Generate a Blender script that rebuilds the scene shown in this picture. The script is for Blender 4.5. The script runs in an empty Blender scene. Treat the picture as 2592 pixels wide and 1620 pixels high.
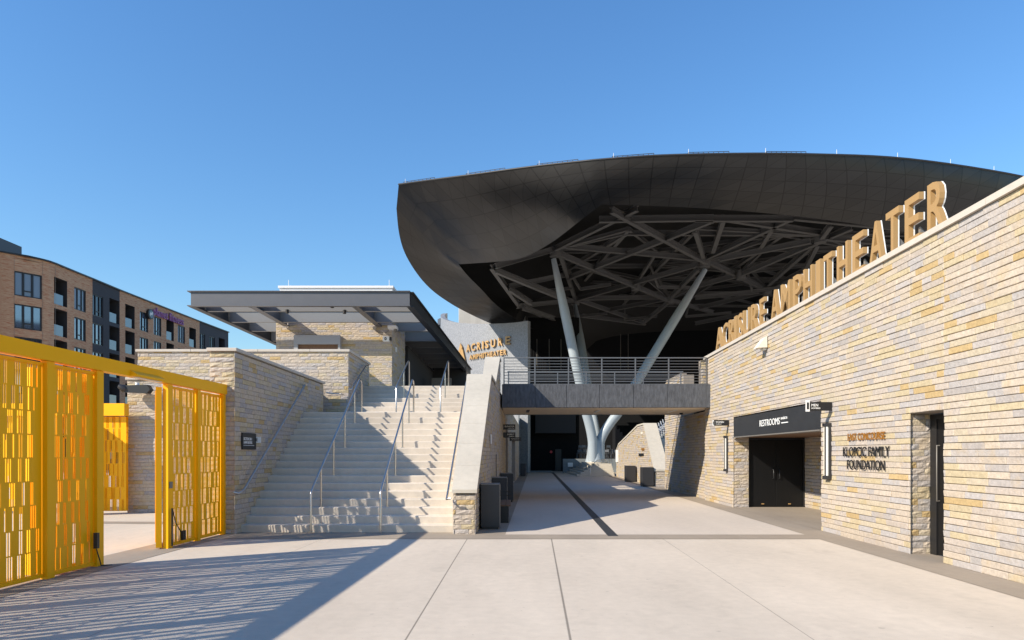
import bpy, math, random
from mathutils import Vector, Matrix, Quaternion
rnd = random.Random(7)
SC = bpy.context.scene
COL = SC.collection

# ------------------------------------------------------------------ camera, sky, sun, exposure
H = 1.75                      # eye height
F = 1750.0                    # focal length in photo pixels (2592 wide)
cam = bpy.data.cameras.new('camera'); cam_o = bpy.data.objects.new('camera', cam); COL.objects.link(cam_o)
cam_o.location = (0, 0, H); cam_o.rotation_euler = (math.pi/2, 0, 0)
cam.sensor_width = 36; cam.lens = 36*F/2592; cam.shift_y = (1150-810)/2592; cam.clip_end = 3000; cam.clip_start = .1
SC.camera = cam_o
SUN_DIR = Vector((1.363, .80, -1.0)).normalized()
ELEV = math.asin(-SUN_DIR.z)
AZ = math.atan2(-SUN_DIR.x, -SUN_DIR.y)
w = bpy.data.worlds.new('World'); SC.world = w; w.use_nodes = True
nt = w.node_tree; nt.nodes.clear()
sky = nt.nodes.new('ShaderNodeTexSky'); sky.sky_type = 'NISHITA'; sky.sun_disc = False
sky.sun_elevation = ELEV; sky.sun_rotation = AZ; sky.altitude = 200; sky.air_density = 1.65; sky.dust_density = 0; sky.ozone_density = 8
bg = nt.nodes.new('ShaderNodeBackground'); bg.inputs[1].default_value = .132
wo = nt.nodes.new('ShaderNodeOutputWorld')
hs = nt.nodes.new('ShaderNodeHueSaturation'); hs.inputs['Saturation'].default_value = 1.10; hs.inputs['Hue'].default_value = .504
nt.links.new(sky.outputs[0], hs.inputs['Color']); nt.links.new(hs.outputs[0], bg.inputs[0]); nt.links.new(bg.outputs[0], wo.inputs[0])
sun = bpy.data.lights.new('sun', 'SUN'); sun.energy = 4.9; sun.angle = math.radians(.5); sun.color = (1, .90, .75)
sun_o = bpy.data.objects.new('sun', sun); COL.objects.link(sun_o); sun_o.location = (-40, -20, 60)
sun_o.rotation_mode = 'QUATERNION'; sun_o.rotation_quaternion = SUN_DIR.to_track_quat('-Z', 'Y')
SC.view_settings.view_transform = 'Standard'; SC.view_settings.look = 'None'; SC.view_settings.exposure = .55; SC.view_settings.gamma = 1
SC.cycles.max_bounces = 8; SC.cycles.diffuse_bounces = 5

# ------------------------------------------------------------------ helpers
def X_(px, Y): return (px-1296)*Y/F
def Z_(py, Y): return H+(1150-py)*Y/F
def P(px, py, Y): return Vector((X_(px, Y), Y, Z_(py, Y)))
AXS = .032                                              # the concourse runs slightly to the right of straight ahead
AX = Vector((AXS, 1, 0)).normalized(); AXR = Vector((1, -AXS, 0)).normalized()
def rwall(Y): return 6.60+.0285*Y                       # face of the long right-hand wall
def lwall(Y): return -.785+.034*(Y-15.1)                # face of the left-hand concourse wall

class MB:
    def __init__(s): s.v = []; s.f = []; s.sm = []; s.uv = None
    def add(s, vs, fs, smooth=False):
        b = len(s.v); s.v += [tuple(p) for p in vs]
        for f in fs: s.f.append([b+i for i in f]); s.sm.append(smooth)
    def box(s, x0, x1, y0, y1, z0, z1, bev=0):
        if bev:
            return s.bevbox(x0, x1, y0, y1, z0, z1, bev)
        s.add([(x0,y0,z0),(x1,y0,z0),(x1,y1,z0),(x0,y1,z0),(x0,y0,z1),(x1,y0,z1),(x1,y1,z1),(x0,y1,z1)],
              [(3,2,1,0),(4,5,6,7),(0,1,5,4),(1,2,6,5),(2,3,7,6),(3,0,4,7)])
    def bevbox(s, x0, x1, y0, y1, z0, z1, b):
        pl = [(x0+b,y0),(x1-b,y0),(x1,y0+b),(x1,y1-b),(x1-b,y1),(x0+b,y1),(x0,y1-b),(x0,y0+b)]
        n = 8; cx, cy = (x0+x1)/2, (y0+y1)/2
        def sh(p): return (p[0]+(b if p[0] < cx else -b), p[1]+(b if p[1] < cy else -b))
        vs = [(*sh(p), z0) for p in pl]+[(*p, z0+b) for p in pl]+[(*p, z1-b) for p in pl]+[(*sh(p), z1) for p in pl]
        fs = [tuple(range(n-1,-1,-1)), tuple(range(3*n,4*n))]
        for r in range(3):
            for i in range(n):
                j = (i+1) % n; fs.append((r*n+i, r*n+j, (r+1)*n+j, (r+1)*n+i))
        s.add(vs, fs)
    def obox(s, c, ux, uy, uz):                          # oriented box: centre and half-extent vectors
        c = Vector(c); vs = []
        for k in (-1, 1):
            for a, b in ((-1,-1),(1,-1),(1,1),(-1,1)): vs.append(c+ux*a+uy*b+uz*k)
        s.add(vs, [(3,2,1,0),(4,5,6,7),(0,1,5,4),(1,2,6,5),(2,3,7,6),(3,0,4,7)])
    def prism(s, poly, d, smooth=False):                 # planar polygon (3D points) pushed along d
        n = len(poly); d = Vector(d); vs = [Vector(p) for p in poly]; vs += [p+d for p in vs]
        fs = [tuple(range(n-1,-1,-1)), tuple(range(n,2*n))]+[(i,(i+1)%n,n+(i+1)%n,n+i) for i in range(n)]
        s.add(vs, fs, smooth)
    def tube(s, pts, r, n=8, cap=True):
        pts = [Vector(p) for p in pts]; rs = r if isinstance(r, (list, tuple)) else [r]*len(pts)
        vs = []; fs = []; prev = None
        for i, p in enumerate(pts):
            if i == 0: t = pts[1]-p
            elif i == len(pts)-1: t = p-pts[i-1]
            else: t = (pts[i+1]-p).normalized()+(p-pts[i-1]).normalized()
            t.normalize()
            a = (prev - t*prev.dot(t)) if prev is not None else t.cross(Vector((0,0,1)) if abs(t.z) < .9 else Vector((0,1,0)))
            a.normalize(); prev = a; b = t.cross(a)
            for k in range(n):
                q = 2*math.pi*k/n; vs.append(p+(a*math.cos(q)+b*math.sin(q))*rs[i])
        for i in range(len(pts)-1):
            for k in range(n):
                m = (k+1) % n; fs.append((i*n+k, i*n+m, (i+1)*n+m, (i+1)*n+k))
        s.add(vs, fs, True)
        if cap:
            s.add([vs[k] for k in range(n)], [tuple(range(n-1,-1,-1))]); s.add(vs[-n:], [tuple(range(n))])
    def bar(s, a, b, w_, h_, up=Vector((0,0,1))):        # rectangular bar
        a = Vector(a); b = Vector(b); t = (b-a); L = t.length; t.normalize()
        sd = t.cross(up)
        if sd.length < 1e-4: sd = t.cross(Vector((0,1,0)))
        sd.normalize(); u = sd.cross(t)
        s.obox((a+b)/2, sd*w_/2, t*L/2, u*h_/2)
    def ibeam(s, a, b, w_, h_, th=.05):
        a = Vector(a); b = Vector(b); up = Vector((0,0,1)); t = (b-a).normalized(); sd = t.cross(up).normalized(); u = sd.cross(t)
        L = (b-a).length; c = (a+b)/2
        s.obox(c+u*(h_/2-th/2), sd*w_/2, t*L/2, u*th/2); s.obox(c-u*(h_/2-th/2), sd*w_/2, t*L/2, u*th/2)
        s.obox(c, sd*th/2, t*L/2, u*(h_/2-th))
    def grid(s, rows, smooth=True, close=False):
        m = len(rows[0]); vs = [p for r in rows for p in r]; fs = []
        for i in range(len(rows)-1):
            for j in range(m-1 if not close else m):
                k = (j+1) % m; fs.append((i*m+j, i*m+k, (i+1)*m+k, (i+1)*m+j))
        s.add(vs, fs, smooth)

def origin_of(o):
    v = Vector((0,0,0))
    while o is not None: v = v+o.location; o = o.parent
    return v
def obj(name, mb, mat, parent=None, **props):
    me = bpy.data.meshes.new(name); off = origin_of(parent)
    me.from_pydata([(p[0]-off.x, p[1]-off.y, p[2]-off.z) for p in mb.v], [], mb.f)
    me.polygons.foreach_set('use_smooth', mb.sm); me.materials.append(mat); me.update()
    o = bpy.data.objects.new(name, me); COL.objects.link(o); o.parent = parent
    for k, v in props.items(): o[k] = v
    return o
def thing(name, label, cat, loc=(0,0,0), group=None):
    o = bpy.data.objects.new(name, None); COL.objects.link(o); o.location = loc; o.empty_display_size = .2
    o['label'] = label; o['category'] = cat
    if group: o['group'] = group
    return o
def tag(o, label, cat, group=None):
    o['label'] = label; o['category'] = cat
    if group: o['group'] = group
    return o
def struct(name, mb, mat):
    o = obj(name, mb, mat); o['kind'] = 'structure'; return o
def dup(o, parent=None):
    c = o.copy(); COL.objects.link(c); c.parent = parent
    for ch in list(o.children): dup(ch, c)
    return c

def glyphs(body, bold=0.0, depth=.02):
    """text as mesh data in its own plane (x right, y up, z towards the reader)"""
    cu = bpy.data.curves.new('text', 'FONT'); cu.body = body; cu.extrude = depth/2; cu.offset = bold; cu.align_x = 'LEFT'; cu.resolution_u = 3
    o = bpy.data.objects.new('text', cu); COL.objects.link(o)
    bpy.context.view_layer.update()
    me = bpy.data.meshes.new_from_object(o.evaluated_get(bpy.context.evaluated_depsgraph_get()))
    vs = [tuple(v.co) for v in me.vertices]; fs = [tuple(p.vertices) for p in me.polygons]
    bpy.data.objects.remove(o); bpy.data.curves.remove(cu); bpy.data.meshes.remove(me)
    return vs, fs
def text_into(mb, body, o, right, up, width, height, depth=.02, bold=.0, z0=0.0):
    """fits text into width x height, lower-left corner at o; z0 = distance of the back of the letters from the surface"""
    vs, fs = glyphs(body, bold, 1.0)
    xs = [v[0] for v in vs]; ys = [v[1] for v in vs]
    x0, x1, y0, y1 = min(xs), max(xs), min(ys), max(ys)
    right = Vector(right).normalized(); up = Vector(up).normalized(); nn = right.cross(up); o = Vector(o)
    sx = width/max(x1-x0, 1e-6); sy = height/max(y1-y0, 1e-6)
    mb.add([o+right*(v[0]-x0)*sx+up*(v[1]-y0)*sy+nn*(z0+(v[2]+.5)*depth) for v in vs], fs)

# ------------------------------------------------------------------ materials
def newmat(name):
    m = bpy.data.materials.new(name); m.use_nodes = True; n = m.node_tree.nodes; l = m.node_tree.links
    return m, n, l, n['Principled BSDF']
def mat(name, col, rough=.6, metal=0.0, spec=.5, var=0.0, vscale=8.0, bump=0.0, bscale=40.0, stretch=(1,1,1)):
    m, n, l, b = newmat(name)
    b.inputs['Base Color'].default_value = (*col, 1); b.inputs['Roughness'].default_value = rough
    b.inputs['Metallic'].default_value = metal; b.inputs['Specular IOR Level'].default_value = spec
    if var or bump:
        tc = n.new('ShaderNodeNewGeometry'); mp = n.new('ShaderNodeMapping'); mp.inputs['Scale'].default_value = stretch
        l.new(tc.outputs['Position'], mp.inputs['Vector'])
    if var:
        t = n.new('ShaderNodeTexNoise'); t.inputs['Scale'].default_value = vscale; t.inputs['Detail'].default_value = 6; t.inputs['Roughness'].default_value = .65
        l.new(mp.outputs[0], t.inputs['Vector'])
        r = n.new('ShaderNodeMapRange'); r.inputs[1].default_value = .3; r.inputs[2].default_value = .7
        r.inputs[3].default_value = 1-var; r.inputs[4].default_value = 1+var; l.new(t.outputs[0], r.inputs[0])
        mx = n.new('ShaderNodeVectorMath'); mx.operation = 'SCALE'; mx.inputs[0].default_value = col
        l.new(r.outputs[0], mx.inputs['Scale']); l.new(mx.outputs[0], b.inputs['Base Color'])
    if bump:
        t2 = n.new('ShaderNodeTexNoise'); t2.inputs['Scale'].default_value = bscale; t2.inputs['Detail'].default_value = 5
        l.new(mp.outputs[0], t2.inputs['Vector'])
        bp = n.new('ShaderNodeBump'); bp.inputs['Strength'].default_value = bump; bp.inputs['Distance'].default_value = .02
        l.new(t2.outputs[0], bp.inputs['Height']); l.new(bp.outputs[0], b.inputs['Normal'])
    return m

def stone_mat(name, bump=.5, dist=.02):
    m, n, l, b = newmat(name)
    g = n.new('ShaderNodeNewGeometry'); r = n.new('ShaderNodeValToRGB'); cr = r.color_ramp; cr.interpolation = 'CONSTANT'
    cols = [(0,(.47,.40,.325)),(.16,(.445,.385,.33)),(.32,(.485,.41,.325)),(.48,(.40,.37,.35)),(.58,(.425,.385,.355)),(.66,(.475,.405,.30)),(.77,(.465,.385,.25)),(.89,(.455,.33,.165)),(.94,(.38,.345,.32))]
    cr.elements[0].position = 0; cr.elements[0].color = (*cols[0][1], 1); cr.elements[1].position = cols[1][0]; cr.elements[1].color = (*cols[1][1], 1)
    for p, c in cols[2:]:
        e = cr.elements.new(p); e.color = (*c, 1)
    l.new(g.outputs['Random Per Island'], r.inputs[0])
    t = n.new('ShaderNodeTexNoise'); t.inputs['Scale'].default_value = 15; t.inputs['Detail'].default_value = 9; t.inputs['Roughness'].default_value = .78
    l.new(g.outputs['Position'], t.inputs['Vector'])
    mr = n.new('ShaderNodeMapRange'); mr.inputs[1].default_value = .3; mr.inputs[2].default_value = .7; mr.inputs[3].default_value = .76; mr.inputs[4].default_value = 1.20
    l.new(t.outputs[0], mr.inputs[0])
    vm = n.new('ShaderNodeVectorMath'); vm.operation = 'SCALE'; l.new(r.outputs[0], vm.inputs[0]); l.new(mr.outputs[0], vm.inputs['Scale'])
    # ochre iron blotches
    t3 = n.new('ShaderNodeTexNoise'); t3.inputs['Scale'].default_value = 3.1; t3.inputs['Detail'].default_value = 5
    l.new(g.outputs['Position'], t3.inputs['Vector'])
    m3 = n.new('ShaderNodeMapRange'); m3.inputs[1].default_value = .56; m3.inputs[2].default_value = .72; m3.inputs[3].default_value = 0; m3.inputs[4].default_value = .38
    l.new(t3.outputs[0], m3.inputs[0])
    mix = n.new('ShaderNodeMix'); mix.data_type = 'RGBA'; l.new(m3.outputs[0], mix.inputs[0]); l.new(vm.outputs[0], mix.inputs[6]); mix.inputs[7].default_value = (.48,.35,.18,1)
    l.new(mix.outputs[2], b.inputs['Base Color']); b.inputs['Roughness'].default_value = .85; b.inputs['Specular IOR Level'].default_value = .25
    t2 = n.new('ShaderNodeTexNoise'); t2.inputs['Scale'].default_value = 24; t2.inputs['Detail'].default_value = 8; t2.inputs['Roughness'].default_value = .62
    l.new(g.outputs['Position'], t2.inputs['Vector'])
    bp = n.new('ShaderNodeBump'); bp.inputs['Strength'].default_value = bump; bp.inputs['Distance'].default_value = dist
    l.new(t2.outputs[0], bp.inputs['Height']); l.new(bp.outputs[0], b.inputs['Normal'])
    return m

def concrete_mat(name, col, joints=None, stain=.12, streak=False, rough=.8, spots=False):
    """joints: list of (x0, slope, width) seams running away from the viewer, as grooves of the slab pattern"""
    m, n, l, b = newmat(name)
    g = n.new('ShaderNodeNewGeometry')
    def noise(scale, detail, lo, hi, a, c, stretch=None):
        t = n.new('ShaderNodeTexNoise'); t.inputs['Scale'].default_value = scale; t.inputs['Detail'].default_value = detail; t.inputs['Roughness'].default_value = .62
        if stretch:
            mp = n.new('ShaderNodeMapping'); mp.inputs['Scale'].default_value = stretch; l.new(g.outputs['Position'], mp.inputs['Vector']); l.new(mp.outputs[0], t.inputs['Vector'])
        else: l.new(g.outputs['Position'], t.inputs['Vector'])
        r = n.new('ShaderNodeMapRange'); r.inputs[1].default_value = lo; r.inputs[2].default_value = hi; r.inputs[3].default_value = a; r.inputs[4].default_value = c
        l.new(t.outputs[0], r.inputs[0]); return r.outputs[0]
    def mul(a, c):
        k = n.new('ShaderNodeMath'); k.operation = 'MULTIPLY'; l.new(a, k.inputs[0]); l.new(c, k.inputs[1]); return k.outputs[0]
    v = mul(noise(.55, 5, .3, .7, 1-stain, 1+stain*.6, (1,.35,1) if not streak else (3,3,.4)), noise(7, 8, .3, .7, .94, 1.05))
    v = mul(v, noise(90, 2, .25, .75, .95, 1.05))
    if spots:                                            # old spills, tyre dust and pock marks
        v = mul(v, noise(1.3, 3, .60, .74, 1, .90, (1,.6,1))); v = mul(v, noise(5.5, 2, .70, .76, 1, .80)); v = mul(v, noise(22, 1, .74, .79, 1, .72))
    if joints:
        sp = n.new('ShaderNodeSeparateXYZ'); l.new(g.outputs['Position'], sp.inputs[0])
        for x0, sl, wd in joints:
            a = n.new('ShaderNodeMath'); a.operation = 'MULTIPLY_ADD'; l.new(sp.outputs[1], a.inputs[0]); a.inputs[1].default_value = -sl; l.new(sp.outputs[0], a.inputs[2])
            c = n.new('ShaderNodeMath'); c.operation = 'SUBTRACT'; l.new(a.outputs[0], c.inputs[0]); c.inputs[1].default_value = x0
            d = n.new('ShaderNodeMath'); d.operation = 'ABSOLUTE'; l.new(c.outputs[0], d.inputs[0])
            e = n.new('ShaderNodeMapRange'); e.inputs[1].default_value = wd*.4; e.inputs[2].default_value = wd; e.inputs[3].default_value = .42; e.inputs[4].default_value = 1
            l.new(d.outputs[0], e.inputs[0]); v = mul(v, e.outputs[0])
    vm = n.new('ShaderNodeVectorMath'); vm.operation = 'SCALE'; vm.inputs[0].default_value = col; l.new(v, vm.inputs['Scale'])
    l.new(vm.outputs[0], b.inputs['Base Color']); b.inputs['Roughness'].default_value = rough; b.inputs['Specular IOR Level'].default_value = .3
    t2 = n.new('ShaderNodeTexNoise'); t2.inputs['Scale'].default_value = 60; t2.inputs['Detail'].default_value = 4; l.new(g.outputs['Position'], t2.inputs['Vector'])
    bp = n.new('ShaderNodeBump'); bp.inputs['Strength'].default_value = .15; bp.inputs['Distance'].default_value = .01
    l.new(t2.outputs[0], bp.inputs['Height']); l.new(bp.outputs[0], b.inputs['Normal'])
    return m

M = {}
M['stone'] = stone_mat('split_limestone', .65, .018)
M['stone_rough'] = stone_mat('rock_faced_limestone', .8, .022)
M['mortar'] = mat('mortar', (.25,.21,.17), .95, var=.1)
M['coping'] = concrete_mat('pale_coping', (.50,.45,.39), stain=.08)
M['cap'] = concrete_mat('precast_cap', (.50,.455,.38), stain=.12)
M['paving'] = concrete_mat('pale_paving', (.57,.495,.405), joints=[(-1.07,.010,.012),(.33,.034,.017),(2.62,.035,.006),(-4.2,.02,.006)], stain=.13, spots=True)
M['concourse'] = concrete_mat('pale_concourse_paving', (.54,.47,.395), stain=.08)
M['brown_paving'] = concrete_mat('brown_edge_paving', (.31,.26,.205), stain=.16)
M['stair'] = concrete_mat('stair_concrete', (.59,.525,.445), stain=.16)
M['drain'] = mat('drain_grate', (.045,.047,.05), .55, .3, var=.7, vscale=70)
M['dark_conc'] = mat('dark_bridge_concrete', (.074,.078,.088), .75, var=.38, vscale=9, stretch=(1.6,1.6,.45), bump=.3, bscale=30)
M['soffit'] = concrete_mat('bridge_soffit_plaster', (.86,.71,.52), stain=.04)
M['white_conc'] = concrete_mat('white_core_concrete', (.52,.49,.44), stain=.12, streak=True)
M['drum'] = mat('mottled_zinc', (.225,.235,.255), .55, .0, var=.36, vscale=11, stretch=(1,1,.7))
M['steel'] = mat('stainless_steel', (.55,.53,.50), .28, 1.0)
M['rail_grey'] = mat('galvanised_rail', (.17,.17,.175), .45, .6)
M['black'] = mat('black_metal', (.011,.011,.012), .45, .0)
M['dark_fascia'] = mat('dark_steel_fascia', (.04,.042,.046), .4, .3, var=.15, vscale=3)
M['bin'] = mat('dark_bin_metal', (.035,.034,.036), .5, .2)
M['bin_edge'] = mat('bin_grey_edge', (.20,.185,.165), .5, .2)
M['door'] = mat('black_door', (.005,.005,.0055), .5, spec=.3)
M['grey_steel'] = mat('canopy_grey_paint', (.105,.105,.115), .42, .2, var=.06, vscale=2)
M['purlin'] = mat('canopy_purlin_paint', (.20,.20,.20), .45, .1)
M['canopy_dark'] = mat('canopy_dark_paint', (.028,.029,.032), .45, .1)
M['deck_grey'] = mat('canopy_deck', (.30,.30,.30), .5, .1)
M['white_metal'] = mat('white_roof_metal', (.72,.72,.72), .5)
M['wood'] = mat('bench_wood', (.16,.085,.045), .6, var=.2, vscale=20)
M['white'] = mat('white_paint', (.78,.78,.76), .5)
M['lamp_white'] = mat('lamp_diffuser', (.75,.74,.68), .4)
M['cream'] = mat('cream_lamp', (.72,.66,.55), .5)
M['gold'] = mat('gold_paint', (.42,.255,.10), .5, .15)
M['bronze'] = mat('bronze_letters', (.36,.155,.025), .4, .3)
M['yellow'] = mat('yellow_gate_paint', (.95,.46,.002), .42, 0, .25)
M['column'] = mat('pale_column_paint', (.36,.41,.45), .35, 0, .5, var=.05, vscale=1)
M['beam'] = mat('roof_steel', (.135,.132,.13), .6, .1)
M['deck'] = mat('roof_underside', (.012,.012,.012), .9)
M['stage'] = mat('stage_black', (.006,.0065,.008), .8, spec=.2)
M['screen'] = mat('screen_cloth', (.016,.018,.024), .7)
M['teal_wall'] = concrete_mat('low_wall_grey', (.20,.22,.23), stain=.1)
M['seat'] = mat('grey_seat', (.45,.46,.48), .5)
M['seat_dark'] = mat('dark_chair_frame', (.12,.13,.15), .4, .3)
M['frame'] = mat('window_frame', (.012,.012,.014), .4)
M['grey_brick'] = mat('charcoal_brick', (.034,.036,.044), .8, var=.15, vscale=2, stretch=(1,1,3))
M['purple'] = mat('purple_letters', (.24,.07,.22), .5)
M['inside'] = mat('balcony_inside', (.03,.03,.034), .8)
M['glass_rail'] = mat('balcony_glass', (.16,.22,.25), .12, .0, 1.0)
M['penthouse'] = mat('penthouse_cladding', (.075,.09,.11), .6, .2)
M['asphalt'] = mat('roof_felt', (.06,.06,.06), .9)
M['red'] = mat('red_light_cap', (.5,.02,.03), .4)

def window_glass():
    m, n, l, b = newmat('window_glass')
    b.inputs['Base Color'].default_value = (.045,.075,.125,1); b.inputs['Roughness'].default_value = .06; b.inputs['Metallic'].default_value = .0; b.inputs['Specular IOR Level'].default_value = 1.0
    b.inputs['IOR'].default_value = 2.2
    return m
M['glass'] = window_glass()
M['glass_dark'] = mat('dark_window_glass', (.02,.03,.045), .08, 0, 1.0)
M['glass_blind'] = mat('window_glass_with_blind', (.13,.16,.21), .15, 0, 1.0)
def brick_mat():
    m, n, l, b = newmat('tan_brick')
    g = n.new('ShaderNodeNewGeometry'); mp = n.new('ShaderNodeMapping'); mp.inputs['Scale'].default_value = (1.3,1.3,9); l.new(g.outputs['Position'], mp.inputs[0])
    t = n.new('ShaderNodeTexNoise'); t.inputs['Scale'].default_value = 1.2; t.inputs['Detail'].default_value = 6; t.inputs['Roughness'].default_value = .75; l.new(mp.outputs[0], t.inputs[0])
    r = n.new('ShaderNodeValToRGB'); cr = r.color_ramp; cr.elements[0].position = .36; cr.elements[0].color = (.36,.13,.07,1); cr.elements[1].position = .50; cr.elements[1].color = (.44,.27,.165,1)
    e = cr.elements.new(.66); e.color = (.52,.35,.225,1)
    l.new(t.outputs[0], r.inputs[0]); l.new(r.outputs[0], b.inputs['Base Color']); b.inputs['Roughness'].default_value = .85; b.inputs['Specular IOR Level'].default_value = .2
    return m
M['brick'] = brick_mat()
def shell_mat():
    """dark metal panels with open joints; joints follow the UV grid of the shell (integers and one diagonal)"""
    m, n, l, b = newmat('roof_panels')
    uv = n.new('ShaderNodeUVMap'); sp = n.new('ShaderNodeSeparateXYZ'); l.new(uv.outputs[0], sp.inputs[0])
    def math_(op, a, c=None):
        k = n.new('ShaderNodeMath'); k.operation = op
        for i, q in enumerate((a, c)):
            if q is None: continue
            if isinstance(q, (int, float)): k.inputs[i].default_value = q
            else: l.new(q, k.inputs[i])
        return k.outputs[0]
    def line(v, wd):
        fr = math_('FRACT', v); d = math_('MINIMUM', fr, math_('SUBTRACT', 1.0, fr)); r = n.new('ShaderNodeMapRange')
        r.inputs[1].default_value = wd*.5; r.inputs[2].default_value = wd; r.inputs[3].default_value = 1; r.inputs[4].default_value = 0; l.new(d, r.inputs[0]); return r.outputs[0]
    U, V = sp.outputs[0], sp.outputs[1]
    ln = math_('MAXIMUM', line(U, .032), line(V, .028)); dg = line(math_('SUBTRACT', U, V), .026)
    ln = math_('MAXIMUM', ln, math_('MULTIPLY', dg, .8))
    # each triangle a touch different
    fu, fv = math_('FLOOR', U), math_('FLOOR', V); up = math_('GREATER_THAN', math_('FRACT', U), math_('FRACT', V))
    cv = n.new('ShaderNodeCombineXYZ'); l.new(fu, cv.inputs[0]); l.new(fv, cv.inputs[1]); l.new(up, cv.inputs[2])
    wn = n.new('ShaderNodeTexWhiteNoise'); wn.noise_dimensions = '3D'; l.new(cv.outputs[0], wn.inputs['Vector'])
    r = n.new('ShaderNodeMapRange'); r.inputs[3].default_value = .016; r.inputs[4].default_value = .0225; l.new(wn.outputs[0], r.inputs[0])
    base = math_('MULTIPLY', r.outputs[0], math_('SUBTRACT', 1.0, math_('MULTIPLY', ln, .8)))
    cc = n.new('ShaderNodeCombineXYZ'); l.new(math_('MULTIPLY', base, 1.06), cc.inputs[0]); l.new(base, cc.inputs[1]); l.new(math_('MULTIPLY', base, .97), cc.inputs[2])
    l.new(cc.outputs[0], b.inputs['Base Color']); b.inputs['Metallic'].default_value = .25; b.inputs['Roughness'].default_value = .34; b.inputs['Specular IOR Level'].default_value = .55
    # slightly tilted panels
    sub = n.new('ShaderNodeVectorMath'); sub.operation = 'SUBTRACT'; l.new(wn.outputs[1], sub.inputs[0]); sub.inputs[1].default_value = (.5,.5,.5)
    sc = n.new('ShaderNodeVectorMath'); sc.operation = 'SCALE'; sc.inputs['Scale'].default_value = .05; l.new(sub.outputs[0], sc.inputs[0])
    g = n.new('ShaderNodeNewGeometry'); ad = n.new('ShaderNodeVectorMath'); l.new(g.outputs['Normal'], ad.inputs[0]); l.new(sc.outputs[0], ad.inputs[1])
    nm = n.new('ShaderNodeVectorMath'); nm.operation = 'NORMALIZE'; l.new(ad.outputs[0], nm.inputs[0]); l.new(nm.outputs[0], b.inputs['Normal'])
    return m
M['shell'] = shell_mat()

# ------------------------------------------------------------------ stone walls
def clip(poly, n_, c):                                   # keep points with n.p >= c
    out = []
    for i in range(len(poly)):
        a, b = poly[i], poly[(i+1) % len(poly)]
        da = a[0]*n_[0]+a[1]*n_[1]-c; db = b[0]*n_[0]+b[1]*n_[1]-c
        if da >= 0: out.append(a)
        if (da >= 0) != (db >= 0):
            t = da/(da-db); out.append((a[0]+(b[0]-a[0])*t, a[1]+(b[1]-a[1])*t))
    return out
def clip_convex(rect, poly):
    r = rect
    for i in range(len(poly)):
        a, b = poly[i], poly[(i+1) % len(poly)]
        n_ = (-(b[1]-a[1]), b[0]-a[0]); r = clip(r, n_, n_[0]*a[0]+n_[1]*a[1])
        if len(r) < 3: return None
    return r
def area(p): return abs(sum(p[i][0]*p[(i+1)%len(p)][1]-p[(i+1)%len(p)][0]*p[i][1] for i in range(len(p))))/2
def ccw(p):
    s = sum(p[i][0]*p[(i+1)%len(p)][1]-p[(i+1)%len(p)][0]*p[i][1] for i in range(len(p)))
    return p if s > 0 else p[::-1]
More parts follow.
